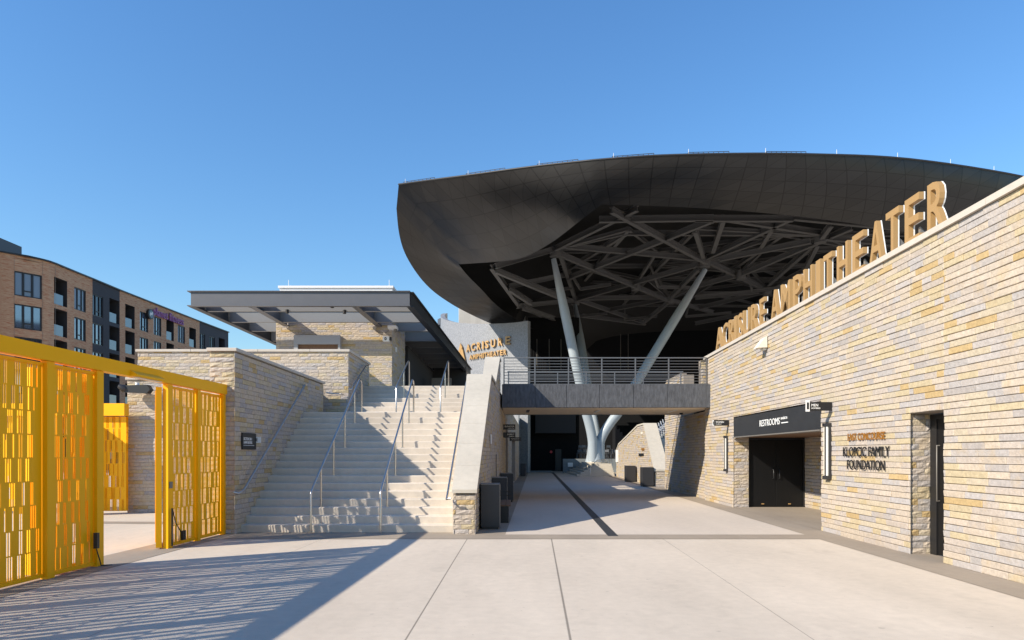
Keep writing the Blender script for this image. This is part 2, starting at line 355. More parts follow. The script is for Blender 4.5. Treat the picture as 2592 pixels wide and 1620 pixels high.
def stone_courses(mb, polys, O, U, seed, course=.1075, gh=.010, gv=.005, out=(.016,.034), lmin=.20, lmax=.56, rock=0.0):
    """convex polygons in (u, z) covered with courses of separate blocks; O = point at u=0, U = unit direction along the wall, outward normal = U x up"""
    R = random.Random(seed); O = Vector(O); U = Vector(U); Zv = Vector((0,0,1)); N = U.cross(Zv)
    if rock > 0: gh = min(gh, .006)
    polys = [ccw(p) for p in polys]
    u0 = min(q[0] for p in polys for q in p); u1 = max(q[0] for p in polys for q in p)
    v0 = min(q[1] for p in polys for q in p); v1 = max(q[1] for p in polys for q in p)
    k = math.floor(v0/course)
    while k*course < v1:
        va, vb = k*course+gh/2, (k+1)*course-gh/2
        u = u0-R.uniform(0, .6)
        while u < u1:
            L = R.uniform(lmin, lmax); L = L*1.5 if R.random() < .12 else L
            rect = [(u+gv/2, va), (u+L-gv/2, va), (u+L-gv/2, vb), (u+gv/2, vb)]; d = R.uniform(*out); tu = R.uniform(-.004,.004); tv = R.uniform(-.003,.006)
            for p in polys:
                q = clip_convex(rect, p)
                if not q or area(q) < 2e-4: continue
                n = len(q); cu = sum(a[0] for a in q)/n; cv = sum(a[1] for a in q)/n
                su = max(a[0] for a in q)-min(a[0] for a in q); sv = max(a[1] for a in q)-min(a[1] for a in q)
                if su < .02 or sv < .02: continue
                b = .007; ku = max(0,1-2*b/su); kv = max(0,1-2*b/sv)
                def pt(a, dd): return O+U*a[0]+Zv*a[1]+N*dd
                base = [pt(a, -.004) for a in q]; mid = [pt(a, d-.007) for a in q]
                if rock <= 0:
                    top = [pt((cu+(a[0]-cu)*ku, cv+(a[1]-cv)*kv), d+tu*(1 if a[0] > cu else -1)+tv*(1 if a[1] > cv else -1)) for a in q]
                    vs = base+mid+top
                    fs = [tuple(range(2*n,3*n))]
                    for r in range(2): fs += [(r*n+i, r*n+(i+1)%n, (r+1)*n+(i+1)%n, (r+1)*n+i) for i in range(n)]
                else:                                    # split, rock-faced front: a small height field inside the block outline
                    nx = max(2, min(6, int(su/.09))); ny = 3; vs = base+mid; fs = [(i,(i+1)%n,n+(i+1)%n,n+i) for i in range(n)]
                    if n == 4:
                        g0 = len(vs); ua = min(a[0] for a in q); 
                        for j in range(ny+1):
                            for i in range(nx+1):
                                fu, fv = i/nx, j/ny; edge = i in (0,nx) or j in (0,ny)
                                # bilinear over the quad
                                a = [q[0][c]*(1-fu)*(1-fv)+q[1][c]*fu*(1-fv)+q[2][c]*fu*fv+q[3][c]*(1-fu)*fv for c in (0,1)]
                                vs.append(pt(a, d-.007+(R.uniform(0,.006) if edge else R.uniform(.25,1)*rock)))
                        for j in range(ny):
                            for i in range(nx):
                                s_ = g0+j*(nx+1)+i; fs.append((s_, s_+1, s_+nx+2, s_+nx+1))
                        fs += [(n+0, n+1, g0+nx, g0)]
                    else:
                        vs.append(pt((cu,cv), d+rock*.6)); c_ = len(vs)-1; fs += [(n+i, n+(i+1)%n, c_) for i in range(n)]
                mb.add(vs, fs)
            u += L
        k += 1

def rect(u0, u1, z0, z1): return [(u0,z0),(u1,z0),(u1,z1),(u0,z1)]

# ================================================================== SETTING
g = MB(); g.box(-900, 900, -200, 1500, -.5, 0); struct('ground', g, M['paving'])
# the concourse slab is a sheet of its own with brown margins
def strip(name, pts, z, m):
    b = MB(); b.add([(x, y, z) for x, y in pts], [tuple(range(len(pts)))]); return struct(name, b, m)
strip('concourse_pavement', [(-.146,15.05),(6.37,15.05),(8.0,66),(1.55,66)], .004, M['concourse'])
strip('brown_cross_band', [(-6.0,14.25),(6.35,14.25),(6.37,15.05),(-.146,15.05),(-6.0,15.05)], .006, M['brown_paving'])
strip('brown_pavement_edge', [(-.80,15.05),(-.146,15.05),(1.55,66),(.9,66)], .005, M['brown_paving'])
strip('brown_stair_margin', [(-6.03,15.05),(-1.25,15.05),(-1.25,15.6),(-6.03,15.6)], .005, M['brown_paving'])
rb = MB()
def brown_right():
    ys = [(3.0, 6.02),(14.25,6.33),(15.05,6.37),(34.5,7.02),(55,7.65)]
    inn = [(3.0, 7.2),(55, 8.6)]
    pts = [(x,y) for y,x in ys]+[(x,y) for y,x in reversed(inn)]
    strip('brown_wall_margin', pts, .0055, M['brown_paving'])
brown_right()
strip('alcove_pavement', [(7.1,15.75),(9.8,15.75),(9.8,24.2),(7.3,24.2)], .009, M['brown_paving'])
strip('brown_gate_margin', [(-7.3,4.0),(-6.35,4.0),(-6.05,15.0),(-6.9,15.0)], .005, M['brown_paving'])
strip('brown_gateway_band', [(-12.5,17.6),(-6.6,17.2),(-6.6,17.75),(-12.5,18.1)], .005, M['brown_paving'])
d = MB(); d.box(-.11,.11,-.0,52,.0,.009)
dv = MB()
for (x,y,z) in d.v: dv.v.append((2.16+x+AXS*1.05*y, 14.75+y, z))
dv.f = d.f; dv.sm = d.sm
o = obj('trench_drain', dv, M['drain']); tag(o, 'long dark speckled trench drain running down the concourse floor', 'drain')

# upper plaza, a raised terrace left of the concourse
pz = MB()
pz.prism([(-12.2,24.74,0),(-.62,24.74,0),(lwall(60)-.3,60,0),(lwall(66)-.3,66,0),(-12.2,66,0)], (0,0,4.19)); struct('upper_plaza', pz, M['stair'])
ld = MB(); ld.prism([(-12.0,22.68,0),(-6.2,22.68,0),(-6.2,24.7,0),(-12.0,24.7,0)], (0,0,4.1)); struct('terrace_fill', ld, M['stair'])

# ================================================================== STAIRCASE
st = thing('staircase', 'wide pale concrete staircase climbing to the upper plaza between stone walls', 'staircase', (-3.6,15.47,0))
def flight(name, k0, k1, y0, t, x0, x1, yend, zb):
    m = MB(); r = .175; pf = [(y0, zb)]
    for k in range(k0, k1+1):
        y = y0+(k-k0)*t; z = r*k; pf += [(y-.012, z-.022),(y-.006, z-.006),(y+.012, z)]
        if k < k1: pf.append((y+t-.004, z))
        if k < k1: pf.append((y+t, z+.004))
    pf += [(yend, r*k1), (yend, zb)]
    # long strips in x so that each step is its own face band
    n = len(pf); vs = [(x0,y,z) for y,z in pf]+[(x1,y,z) for y,z in pf]
    m.add(vs, [(i,n+i,n+(i+1)%n,(i+1)%n) for i in range(n)])
    # side cheeks, cut in columns
    for x in (x0, x1):
        for i in range(1, n-3):
            m.add([(x,pf[i][0],zb),(x,pf[i+1][0],zb),(x,pf[i+1][0],pf[i+1][1]),(x,pf[i][0],pf[i][1])], [(0,1,2,3)])
    return obj(name, m, M['stair'], st)
flight('lower_flight', 1, 17, 15.47, .285, -6.062, -1.24, 22.45, 0)
flight('upper_flight', 18, 24, 22.42, .385, -5.36, -.72, 24.75, 2.90)

# ---- handrails
def handrail(pts, posts, label, group=None, wallside=None):
    c = Vector(pts[0]); t = thing('handrail', label, 'handrail', (c.x, c.y, 0), group)
    m = MB(); m.tube(pts, .024, 10); obj('rail', m, M['steel'], t)
    for (x, y, z0, z1) in posts:
        q = MB(); q.tube([(x,y,z0),(x,y,z1)], .02, 8); q.tube([(x,y,z0),(x,y,z0+.012)], .05, 10); obj('post', q, M['steel'], t)
    if wallside:
        for (x, y, z) in wallside:
            q = MB(); q.tube([(x,y,z-.02),(x,y,z-.07),(x+(-.11 if x < -5 else .11),y,z-.09)], .008, 6); obj('bracket', q, M['steel'], t)
    return t
def nose(y): return .175+.614*(y-15.47)
def stair_rail(x, label):
    y0, y1 = 15.30, 20.1
    pts = [(x,y0,0.02),(x,y0,.86),(x,y0+.03,.93),(x,y0+.1,.99)]
    zz = lambda y: .99+.614*(y-15.40)
    for y in (17, 19, y1): pts.append((x,y,zz(y)))
    pts += [(x,y1+.12,zz(y1)+.05),(x,y1+.3,zz(y1)+.03),(x,y1+.36,zz(y1)-.06),(x,y1+.36,2.975)]
    posts = []
    for y in (16.12, 17.25, 18.4, 19.55):
        k = int((y-15.47)/.285)+1; posts.append((x, y, .175*k, zz(y)))
    return handrail(pts, posts, label, 'freestanding handrails of the lower flight')
stair_rail(-4.45, 'left freestanding steel handrail in the middle of the lower stair flight')
stair_rail(-2.91, 'right freestanding steel handrail crossing the shadow on the lower flight')
def upper_rail(x, label):
    y0, y1 = 22.15, 24.75; sl = .175/.385
    zz = lambda y: 3.93+sl*(y-22.2)
    pts = [(x,y0,2.98),(x,y0,3.86),(x,y0+.05,3.92)]+[(x,y,zz(y)) for y in (22.4,23.5,24.7)]+[(x,24.84,zz(24.7)+.03),(x,24.95,zz(24.7)-.03),(x,24.97,4.2)]
    return handrail(pts, [(x, 23.7, .175*(int((23.7-22.42)/.385)+18), zz(23.7))], label, 'handrails of the short upper flight')
upper_rail(-3.71, 'left steel handrail on the short upper flight below the canopy')
upper_rail(-2.29, 'right steel handrail on the short upper flight near the sloped cap')
x = -5.92; pts = [(x-.09,14.92,.93),(x,14.96,.90),(x,15.15,.93),(x,15.3,.99)]+[(x,y,.99+.614*(y-15.3)) for y in (17,18.5,19.75)]+[(x,19.95,.99+.614*4.5),(x-.09,19.98,.99+.614*4.5)]
handrail(pts, [], 'wall mounted steel handrail on the shaded left stone wall', None, [(x,y,.99+.614*(y-15.3)) for y in (15.6,17.6,19.6)])
x = -5.2; sl = .175/.385; pts = [(x-.1,22.35,3.86),(x,22.4,3.86)]+[(x,y,3.9+sl*(y-22.4)) for y in (22.6,24.6)]+[(x,24.9,4.95),(x-.1,24.95,4.95)]
handrail(pts, [], 'short wall mounted steel handrail beside the upper flight', None, [(x,y,3.9+sl*(y-22.4)) for y in (22.9,24.5)])
x = -1.42; pts = [(x+.1,14.95,.80),(x,14.98,.78),(x,15.2,.86)]+[(x+.02*(y-15),y,.95+.614*(y-15.3)) for y in (15.3,17.5,20.0)]+[(x+.15,20.3,3.95),(x+.25,20.4,3.95)]
handrail(pts, [], 'steel handrail along the sloped concrete cap right of the stairs', None, [(x+.02*(y-15)+.0,y,.95+.614*(y-15.3)) for y in (15.8,17.2,18.6)])
m = MB(); m.tube([(-5.93,22.1,3.72),(-5.78,22.1,3.70),(-5.5,22.3,3.70),(-5.5,22.55,3.70)], .022, 8); o = obj('handrail_return', m, M['steel']); tag(o, 'short horizontal stub of steel rail at the landing', 'handrail')

# ================================================================== LEFT STONE WALLS
def wall_thing(label, loc, cat='stone wall', name='stone_wall'): return thing(name, label, cat, loc)
wl = wall_thing('shaded stone wall with pale coping along the left side of the stairs', (-6.3,15.1,0))
m = MB(); stone_courses(m, [rect(0, 7.08, 0, 4.0)], (-6.06,15.1,0), (0,1,0), 11, gh=.006, gv=.004, out=(.006,.013))
obj('side_facing', m, M['stone'], wl)
m = MB(); stone_courses(m, [rect(0,.56,0,4.0)], (-6.615,15.13,0), (1,0,0), 12, out=(.007,.013), lmin=.25, lmax=.6, rock=.03); obj('end_facing', m, M['stone_rough'], wl)
m = MB(); m.box(-6.60,-6.065,15.135,22.18,0,3.99); obj('wall_core', m, M['mortar'], wl)
m = MB()
for a,b in ((15.06,17.5),(17.506,20),(20.006,22.22)): m.box(-6.66,-6.0,a,b,4.0,4.075,.008)
obj('coping', m, M['coping'], wl)

wt = wall_thing('stone terrace wall behind the landing, its corner beside the upper flight', (-8,22.6,0))
m = MB(); stone_courses(m, [rect(0,6.9,0,5.1)], (-12.25,22.63,0), (1,0,0), 13, out=(.007,.014), rock=.017, lmin=.22, lmax=.6); obj('front_facing', m, M['stone_rough'], wt)
m = MB(); stone_courses(m, [rect(0,3.3,2.9,5.1)], (-5.36,22.62,0), (0,1,0), 14, gh=.006, out=(.006,.013)); obj('side_facing', m, M['stone'], wt)
m = MB(); m.box(-12.24,-5.37,22.64,23.1,0,5.09); m.box(-5.85,-5.365,23.1,25.9,2.9,5.09); obj('wall_core', m, M['mortar'], wt)
m = MB()
for a,b in ((-12.3,-10.5),(-10.494,-8.3),(-8.294,-6.6),(-6.594,-5.3)): m.box(a,b,22.57,23.15,5.1,5.185,.008)
m.box(-5.9,-5.3,23.156,25.95,5.1,5.185,.008)
obj('coping', m, M['coping'], wt)

wg = wall_thing('lower stone wall behind the yellow gate carrying the floodlight', (-9,20.7,0))
m = MB(); stone_courses(m, [rect(0,4.9,0,3.98)], (-11.53,20.73,0), (1,0,0), 15, out=(.007,.014), rock=.017, lmin=.22, lmax=.6); obj('front_facing', m, M['stone_rough'], wg)
m = MB(); m.box(-11.52,-6.62,20.74,22.3,0,3.97); obj('wall_core', m, M['mortar'], wg)
m = MB(); m.box(-11.57,-9.2,20.67,22.4,3.98,4.06,.008); m.box(-9.194,-6.67,20.67,22.4,3.98,4.06,.008); obj('coping', m, M['coping'], wg)

# floodlight on that wall
fl = thing('floodlight', 'black floodlight on an arm fixed to the stone wall above the gateway', 'floodlight', (-10.9,20.6,3.65))
m = MB(); c = P(343,984,20.3); m.prism([c+Vector((-.33,0,-.10)), c+Vector((.33,0,-.13)), c+Vector((.42,0,-.02)), c+Vector((.33,0,.12)), c+Vector((-.30,0,.10)), c+Vector((-.36,0,0))], (0,.22,0)); obj('head', m, M['black'], fl)
m = MB(); c2 = P(312,985,20.3); m.tube([c2+Vector((-.14,0,.1)), c2+Vector((0,.05,.02)), c2+Vector((.12,.08,-.05))], [.06,.12,.05], 10); obj('arm', m, M['bin'], fl); m = MB(); m.tube([c+Vector((0,.2,0)), c+Vector((0,.45,0))], .05, 8); obj('bracket', m, M['bin'], fl)
m = MB(); m.tube([c+Vector((0,.1,.12)), c+Vector((0,.1,.19))], .06, 10); obj('sensor', m, M['white'], fl)

# stair sign
sg = thing('wall_sign', 'black section sign with white tab on the shaded stair wall', 'sign', (-6.0,15.9,1.85))
SX = -6.012
m = MB(); m.box(SX-.03,SX,15.43,16.25,1.86,2.235); obj('plate', m, M['black'], sg)
m = MB()
text_into(m, 'SECTION 300 /', (SX+.001,15.49,2.07), (0,1,0), (0,0,1), .50, .062, .003, .012)
obj('lettering', m, M['white'], sg); m = MB(); text_into(m, 'LAWN SEATING', (SX+.001,15.49,1.99), (0,1,0), (0,0,1), .50, .062, .003, .012)
obj('lettering', m, M['white'], sg); m = MB(); text_into(m, 'SECCIÓN 300 / ASIENTOS EN EL CÉSPED', (SX+.001,15.49,1.945), (0,1,0), (0,0,1), .62, .022, .003)
obj('lettering', m, M['white'], sg)
m = MB(); m.box(SX+.002,SX+.11,16.24,16.26,2.02,2.16); obj('white_tab', m, M['white'], sg)
m = MB(); text_into(m, '300', (SX+.035,16.238,2.05), (0,0,1), (-1,0,0), .08, .045, .002, .02); obj('tab_lettering', m, M['black'], sg)

# ================================================================== CHEEK WALL RIGHT OF THE STAIRS
ck = wall_thing('stepped stone wall with sloping concrete caps between stairs and concourse', (-1,15.1,0))
U = Vector((.034,1,0)).normalized(); O0 = Vector((-.81,15.13,0))
ku = 1/U.y
def uu(y): return (y-15.13)*ku
m = MB()
stone_courses(m, [[(uu(15.13),0),(uu(20.2),0),(uu(20.2),4.0),(uu(15.13),.88)], rect(uu(20.2),uu(25.9),0,4.0), [(uu(22.4),4.0),(uu(25.9),4.0),(uu(25.9),5.2),(uu(25.0),5.2)]], O0, U, 21, gh=.006, gv=.004, out=(.008,.016))
obj('concourse_facing', m, M['stone'], ck)
m = MB(); stone_courses(m, [rect(0,.47,0,.88)], (-1.29,15.15,0), (1,0,0), 22, out=(.007,.013), rock=.020, lmin=.15, lmax=.42); obj('end_facing', m, M['stone_rough'], ck)
m = MB()
def cheek_core(ya, za, yb, zb, xl, yc=None):
    xa, xb = lwall(ya)-.03, lwall(yb)-.03
    m.add([(xl,ya,0),(xa,ya,0),(xb,yb,0),(xl,yb,0),(xl,ya,za),(xa,ya,za),(xb,yb,zb),(xl,yb,zb)], [(3,2,1,0),(4,5,6,7),(0,1,5,4),(1,2,6,5),(2,3,7,6),(3,0,4,7)])
cheek_core(15.155,.87,20.2,3.97,-1.28); cheek_core(20.2,3.97,22.4,3.97,-1.10); cheek_core(22.4,3.97,25.0,5.17,-.93); cheek_core(25.0,5.17,25.88,5.17,-.93)
obj('wall_core', m, M['mortar'], ck)
m = MB()
def capseg(ya, za, yb, zb, xl, xl2=None, th=.075):
    xl2 = xl if xl2 is None else xl2
    xa, xb = lwall(ya)+.02, lwall(yb)+.02
    m.add([(xl,ya,za),(xa,ya,za),(xb,yb,zb),(xl2,yb,zb),(xl,ya,za+th),(xa,ya,za+th),(xb,yb,zb+th),(xl2,yb,zb+th)], [(3,2,1,0),(4,5,6,7),(0,1,5,4),(1,2,6,5),(2,3,7,6),(3,0,4,7)])
N_ = 6
for i in range(N_):
    f0, f1 = i/N_, (i+1)/N_
    capseg(15.08+5.12*f0+.008, .90+3.12*f0+.005, 15.08+5.12*f1-.008, .90+3.12*f1, -1.31)
capseg(20.21,4.02,22.35,4.02,-1.31,-.97)
for i in range(3):
    f0, f1 = i/3, (i+1)/3
    capseg(22.36+2.64*f0+.010, 4.02+1.18*f0, 22.36+2.64*f1-.004, 4.02+1.18*f1, -.97)
capseg(25.01,5.2,25.9,5.2,-.97)
# the solid concrete side of the wall towards the stairs
m.prism([(-1.30,15.16,0),(-1.30,20.2,0),(-1.30,20.2,4.0),(-1.30,15.16,.88)], (.018,0,0))
obj('concrete_cap', m, M['cap'], ck)
for (y,z,wd,hh,mm,nm) in ((18.6,1.75,.04,.9,'black','slot_light'),(17.5,2.35,.22,.22,'white','access_panel')):
    pass
m = MB(); m.box(lwall(22.5)+.012,lwall(22.5)+.03,22.42,22.52,.75,1.75); obj('slot_light', m, M['black'], ck)
m = MB(); m.box(lwall(19.8)+.012,lwall(19.8)+.035,19.75,19.98,2.05,2.32); m.box(lwall(19.8)+.012,lwall(19.8)+.035,20.0,20.2,2.05,2.32); obj('access_panel', m, M['white'], ck)

# ================================================================== LEFT CONCOURSE WALL PAST THE BRIDGE
cw = wall_thing('long shaded stone wall of the concourse beyond the bridge with doorways', (0,31,0))
O1 = Vector((lwall(25.92)-.03,25.92,0))
def u1(y): return (y-25.92)*ku
m = MB(); stone_courses(m, [rect(0,u1(30.6),0,4.1), rect(u1(30.6),u1(33),2.9,4.1), rect(u1(33),u1(38),0,4.1), rect(u1(38),u1(45),2.6,4.1), rect(u1(45),u1(55),0,4.1)], O1, U, 31, gh=.006, gv=.004, out=(.008,.016), lmin=.22, lmax=.6)
obj('concourse_facing', m, M['stone'], cw)
m = MB()
for ya,yb,z0 in ((25.93,30.6,0),(33,38,0),(45,57,0)): m.prism([(lwall(ya)-.5,ya,0),(lwall(ya)-.035,ya,0),(lwall(yb)-.035,yb,0),(lwall(yb)-.5,yb,0)], (0,0,4.1))
m.prism([(lwall(30.6)-.5,30.6,2.9),(lwall(30.6)-.035,30.6,2.9),(lwall(33)-.035,33,2.9),(lwall(33)-.5,33,2.9)], (0,0,1.2))
m.prism([(lwall(38)-.5,38,2.6),(lwall(38)-.035,38,2.6),(lwall(45)-.035,45,2.6),(lwall(45)-.5,45,2.6)], (0,0,1.5))
obj('wall_core', m, M['mortar'], cw)
m = MB()
for i in range(7):
    y = 38.4+i*.95; m.box(lwall(y)-.30,lwall(y)-.22,y,y+.8,.02,2.5)
obj('door_panels', m, M['teal_wall'], cw)
m = MB(); m.box(lwall(55.2)-.05,lwall(55.2)+.03,55.0,66,0,5.3); obj('end_panel', m, M['teal_wall'], cw)

def blade_sign(loc, w_, h_, lines, label, right=(1,0,0), tab=None, align='R'):
    """sign that sticks out of a wall and faces the viewer; loc = lower left corner"""
    t = thing('blade_sign', label, 'sign', loc); x, y, z = loc
    m = MB(); m.box(x,x+w_,y,y+.04,z,z+h_,.004); obj('plate', m, M['black'], t)
    for (s, fx, fz, fw, fh) in lines:
        m = MB(); text_into(m, s, (x+fx*w_,y-.0015,z+fz*h_), (1,0,0), (0,0,1), fw*w_, fh*h_, .004, .008); obj('lettering', m, M['white'], t)
    if tab:
        tx, tw, ty0, ty1, s = tab
        m = MB(); m.box(x+tx,x+tx+tw,y-.022,y-.006,z+ty0,z+ty1); obj('white_tab', m, M['white'], t)
        m = MB(); text_into(m, s, (x+tx+tw*.25,y-.0235,z+ty0+(ty1-ty0)*.2), (1,0,0), (0,0,1), tw*.5, (ty1-ty0)*.6, .003, .02); obj('tab_symbol', m, M['black'], t)
    return t
yy = 28.2
blade_sign((X_(1272,yy),yy,Z_(1087.5,yy)), 32.5*yy/F, 13.5*yy/F, [('ELEVATOR',.18,.48,.74,.26),('ASCENSOR',.42,.18,.5,.16)], 'black blade sign reading ELEVATOR, upper of the pair under the bridge')
blade_sign((X_(1272,yy),yy+.05,Z_(1107.5,yy)), 32.5*yy/F, 13*yy/F, [('FAMILY',.38,.5,.54,.28),('FAMILIA',.5,.16,.42,.18)], 'black blade sign reading FAMILY hanging just below the elevator sign')
yy = 31.5
blade_sign((X_(1290,yy),yy,Z_(1116.5,yy)), 28*yy/F, 9.5*yy/F, [('CONCESSIONS',.12,.55,.76,.25),('CONCESIONES',.12,.2,.76,.2)], 'smaller black blade sign farther down the concourse wall, below the others')

# ================================================================== BRIDGE
br = thing('footbridge', 'dark grey concrete footbridge spanning the concourse', 'bridge', (3.5,28,0))
xL, xR = -.37, 7.36
m = MB(); npan = 6; edges = [xL, .86, 2.02, 3.24, 4.5, 5.75, xR]
for i in range(6): m.box(edges[i]+.008, edges[i+1]-.008, 25.60, 25.85, 3.49, 4.35)
m.box(xL,xR,25.64,25.83,3.52,4.33)
obj('front_fascia', m, M['dark_conc'], br); m = MB()
for i in range(6): m.box(edges[i]+.008, edges[i+1]+.2-.008 if i == 5 else edges[i+1]-.008, 30.4, 30.6, 3.49, 4.3)
obj('back_fascia', m, M['dark_conc'], br)
m = MB(); m.box(xL,xR+.35,25.852,30.39,3.56,4.2); obj('deck_slab', m, M['dark_conc'], br)
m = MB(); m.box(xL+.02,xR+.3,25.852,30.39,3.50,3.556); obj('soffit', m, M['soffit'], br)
for (px,py) in ((1336,1041),(1511,1041.5),(1700,1041)):
    y = 1.75*F/(1150-py)*1.0; xx = X_(px, 28); t = MB(); t.box(xx-.06,xx+.06,27.2,28.7,3.485,3.499); obj('ceiling_light', t, M['lamp_white'] if px > 1400 else M['bin'], br)
def guard(y, x0, x1, posts, inner, label):
    t = thing('guard_rail', label, 'railing', (x0,y,4.2), 'guard rails of the footbridge')
    z0, z1 = 4.2, 5.35
    for px in posts:
        q = MB(); q.box(px-.022,px+.022,y-.022,y+.022,z0,z1+.0); obj('post', q, M['rail_grey'], t)
    q = MB(); q.box(x0,x1,y-.03,y+.03,z1+.001,z1+.04); obj('top_rail', q, M['rail_grey'], t)
    for i in range(9):
        z = z0+.18+i*.108; q = MB(); q.box(x0,x1,y-.008,y+.008,z,z+.018); obj('bar', q, M['rail_grey'], t)
guard(25.95, -.32, 7.35, [-.30,.86,2.12,3.37,4.63,5.88,7.30], 0, 'near grey steel guard rail on the front edge of the footbridge')
guard(30.3, -.2, 7.5, [-.15,.75,2.0,3.25,4.5,5.75,7.4], 0, 'far grey steel guard rail on the back edge of the footbridge')
dc = thing('dome_camera', 'black dome security camera under the right end of the bridge', 'camera', (6.9,28.9,3.4))
m = MB(); cc = P(1724,1043,29.2); m.tube([cc+Vector((0,0,.10)), cc+Vector((0,0,.02))], .16, 12); obj('mount', m, M['black'], dc)
m = MB(); m.tube([cc+Vector((0,0,.02)), cc+Vector((0,0,-.05)), cc+Vector((0,0,-.10))], [.11,.09,.03], 12); obj('dome', m, M['black'], dc)
m = MB(); m.tube([cc+Vector((0,0,.10)), (cc.x,cc.y,3.505)], .03, 6); obj('stem', m, M['black'], dc)

# ================================================================== RIGHT WALL
rw = wall_thing('long sunlit stone wall with pale coping along the right side of the plaza', (7.2,18,0))
UR = Vector((-.0285,-1,0)).normalized(); OR = Vector((rwall(26.4),26.4,0)); kr = 1/abs(UR.y)
def ur(y): return (26.4-y)*kr
TOP = 5.36; PR = .03
ORI = OR+Vector((PR,0,0))                                # stones stand proud of this plane
m = MB()
stone_courses(m, [rect(ur(26.4),ur(22.7),0,TOP), rect(ur(22.7),ur(15.8),2.97,TOP), rect(ur(15.8),ur(12.1),0,TOP), rect(ur(12.1),ur(11.1),2.45,TOP), rect(ur(11.1),ur(5.0),0,TOP)], ORI, UR, 41, course=.1072, gh=.010, gv=.003, out=(.010,.024), lmin=.26, lmax=.78)
obj('facing', m, M['stone'], rw)
m = MB(); fx = rwall(22.68)+.03
stone_courses(m, [rect(0,.5,0,2.3)], (fx-.0,22.72,0), (1,0,0), 42, out=(.006,.013), rock=.020, lmin=.18, lmax=.5)
stone_courses(m, [rect(0,.38,0,2.45)], (rwall(12.12)+.02,12.14,0), (1,0,0), 43, out=(.006,.013), rock=.020, lmin=.15, lmax=.4)
obj('jamb_facing', m, M['stone_rough'], rw)
m = MB(); stone_courses(m, [rect(0,8.4,0,2.3)], (9.68,24.2,0), (0,-1,0), 44, out=(.012,.026)); obj('alcove_facing', m, M['stone'], rw)
m = MB()
def rcore(ya, yb, z0, z1, th=.5, off=.034):
    m.prism([(rwall(ya)+off,ya,z0),(rwall(yb)+off,yb,z0),(rwall(yb)+th,yb,z0),(rwall(ya)+th,ya,z0)], (0,0,z1-z0))
rcore(26.4,22.74,0,TOP-.01); rcore(22.735,15.8,2.98,TOP-.01); rcore(15.795,12.16,0,TOP-.01); rcore(12.155,11.1,2.46,TOP-.01); rcore(11.095,5.0,0,TOP-.01)
m.box(9.69,10.1,15.0,24.2,0,2.9); m.box(fx+.51,9.68,23.0,23.4,0,2.9)
obj('wall_core', m, M['mortar'], rw)
m = MB(); m.prism([(7.15,15.8,0),(9.66,15.8,0),(9.66,22.9,0),(7.33,22.9,0)], (0,0,.04))
for i,(vx) in enumerate(m.v): m.v[i] = (vx[0]+.02,vx[1],vx[2]+2.30)
obj('alcove_ceiling', m, M['wood'], rw)
m = MB()
for ya,yb in ((26.45,23.2),(23.194,19.9),(19.894,16.6),(16.594,13.3),(13.294,10.0),(9.994,7.5),(7.494,5.0)):
    m.prism([(rwall(ya)-.035,ya,TOP+.002),(rwall(ya)+.6,ya,TOP+.002),(rwall(yb)+.6,yb,TOP+.002),(rwall(yb)-.035,yb,TOP+.002)], (0,0,.10))
obj('coping', m, M['coping'], rw)
# header with RESTROOMS
hd = thing('restroom_header', 'dark steel header reading RESTROOMS above the alcove opening', 'sign', (7.1,19,2.3))
m = MB(); m.prism([(rwall(22.66)+.02,22.66,2.32),(rwall(15.83)+.02,15.83,2.32),(rwall(15.83)+.22,15.83,2.32),(rwall(22.66)+.22,22.66,2.32)], (0,0,.62)); obj('panel', m, M['dark_fascia'], hd)
m = MB(); m.prism([(rwall(22.66)-.02,22.66,2.29),(rwall(15.83)-.02,15.83,2.29),(rwall(15.83)+.24,15.83,2.29),(rwall(22.66)+.24,22.66,2.29)], (0,0,.029)); obj('lower_lip', m, M['bin_edge'], hd)
def on_rwall(px, off=0.0):
    return (6.60+off)/((px-1296)/F-.0285)
def rw_pt(px, py, off=0.0):
    y = on_rwall(px, off); return Vector((rwall(y)+off, y, Z_(py, y)))
def rw_text(m, s, pxa, pxb, pyt, pyb, depth, bold, off):
    ya, yb = on_rwall(pxa, off), on_rwall(pxb, off); ym = (ya+yb)/2
    z0, z1 = Z_(pyb, ym), Z_(pyt, ym)
    text_into(m, s, (rwall(ya)+off, ya, z0), UR, (0,0,1), (ya-yb)*kr, z1-z0, depth, bold)
m = MB(); rw_text(m, 'RESTROOMS', 1923, 1974, 1060.5, 1077, .006, .0, .015)
obj('lettering', m, M['white'], hd); m = MB(); rw_text(m, 'BAÑOS', 1977, 1993, 1053.5, 1061, .006, .0, .015)
ya, yb = on_rwall(1977), on_rwall(1993); m.obox((rwall((ya+yb)/2)+.012,(ya+yb)/2,Z_(1069.5,(ya+yb)/2)), UR*(ya-yb)/2, UR.cross(Vector((0,0,1)))*.008, Vector((0,0,.012)))
obj('lettering', m, M['white'], hd)
# double doors
dd = thing('double_door', 'pair of black doors in the restroom alcove', 'door', (8.9,22.7,0))
m = MB(); m.box(fx+.5,9.655,22.80,22.9,2.24,2.295); m.box(fx+.5,fx+.56,22.80,22.9,.01,2.235); m.box(9.60,9.655,22.80,22.9,.01,2.235); obj('frame', m, M['black'], dd)
xm = (fx+.56+9.60)/2
for a, b, hx in ((fx+.565,xm-.004,xm-.10),(xm+.004,9.595,xm+.10)):
    m = MB(); m.box(a,b,22.83,22.88,.015,2.235,.004); lf = obj('door_leaf', m, M['door'], dd)
    h = MB(); h.tube([(hx,22.83,.95),(hx,22.77,.97),(hx,22.77,1.23),(hx,22.83,1.25)], .014, 8); obj('handle', h, M['dark_fascia'], lf)
    h = MB(); h.box((a+b)/2-.04,(a+b)/2+.04,22.80,22.83,.10,.13); obj('door_stop', h, M['gold'], lf)
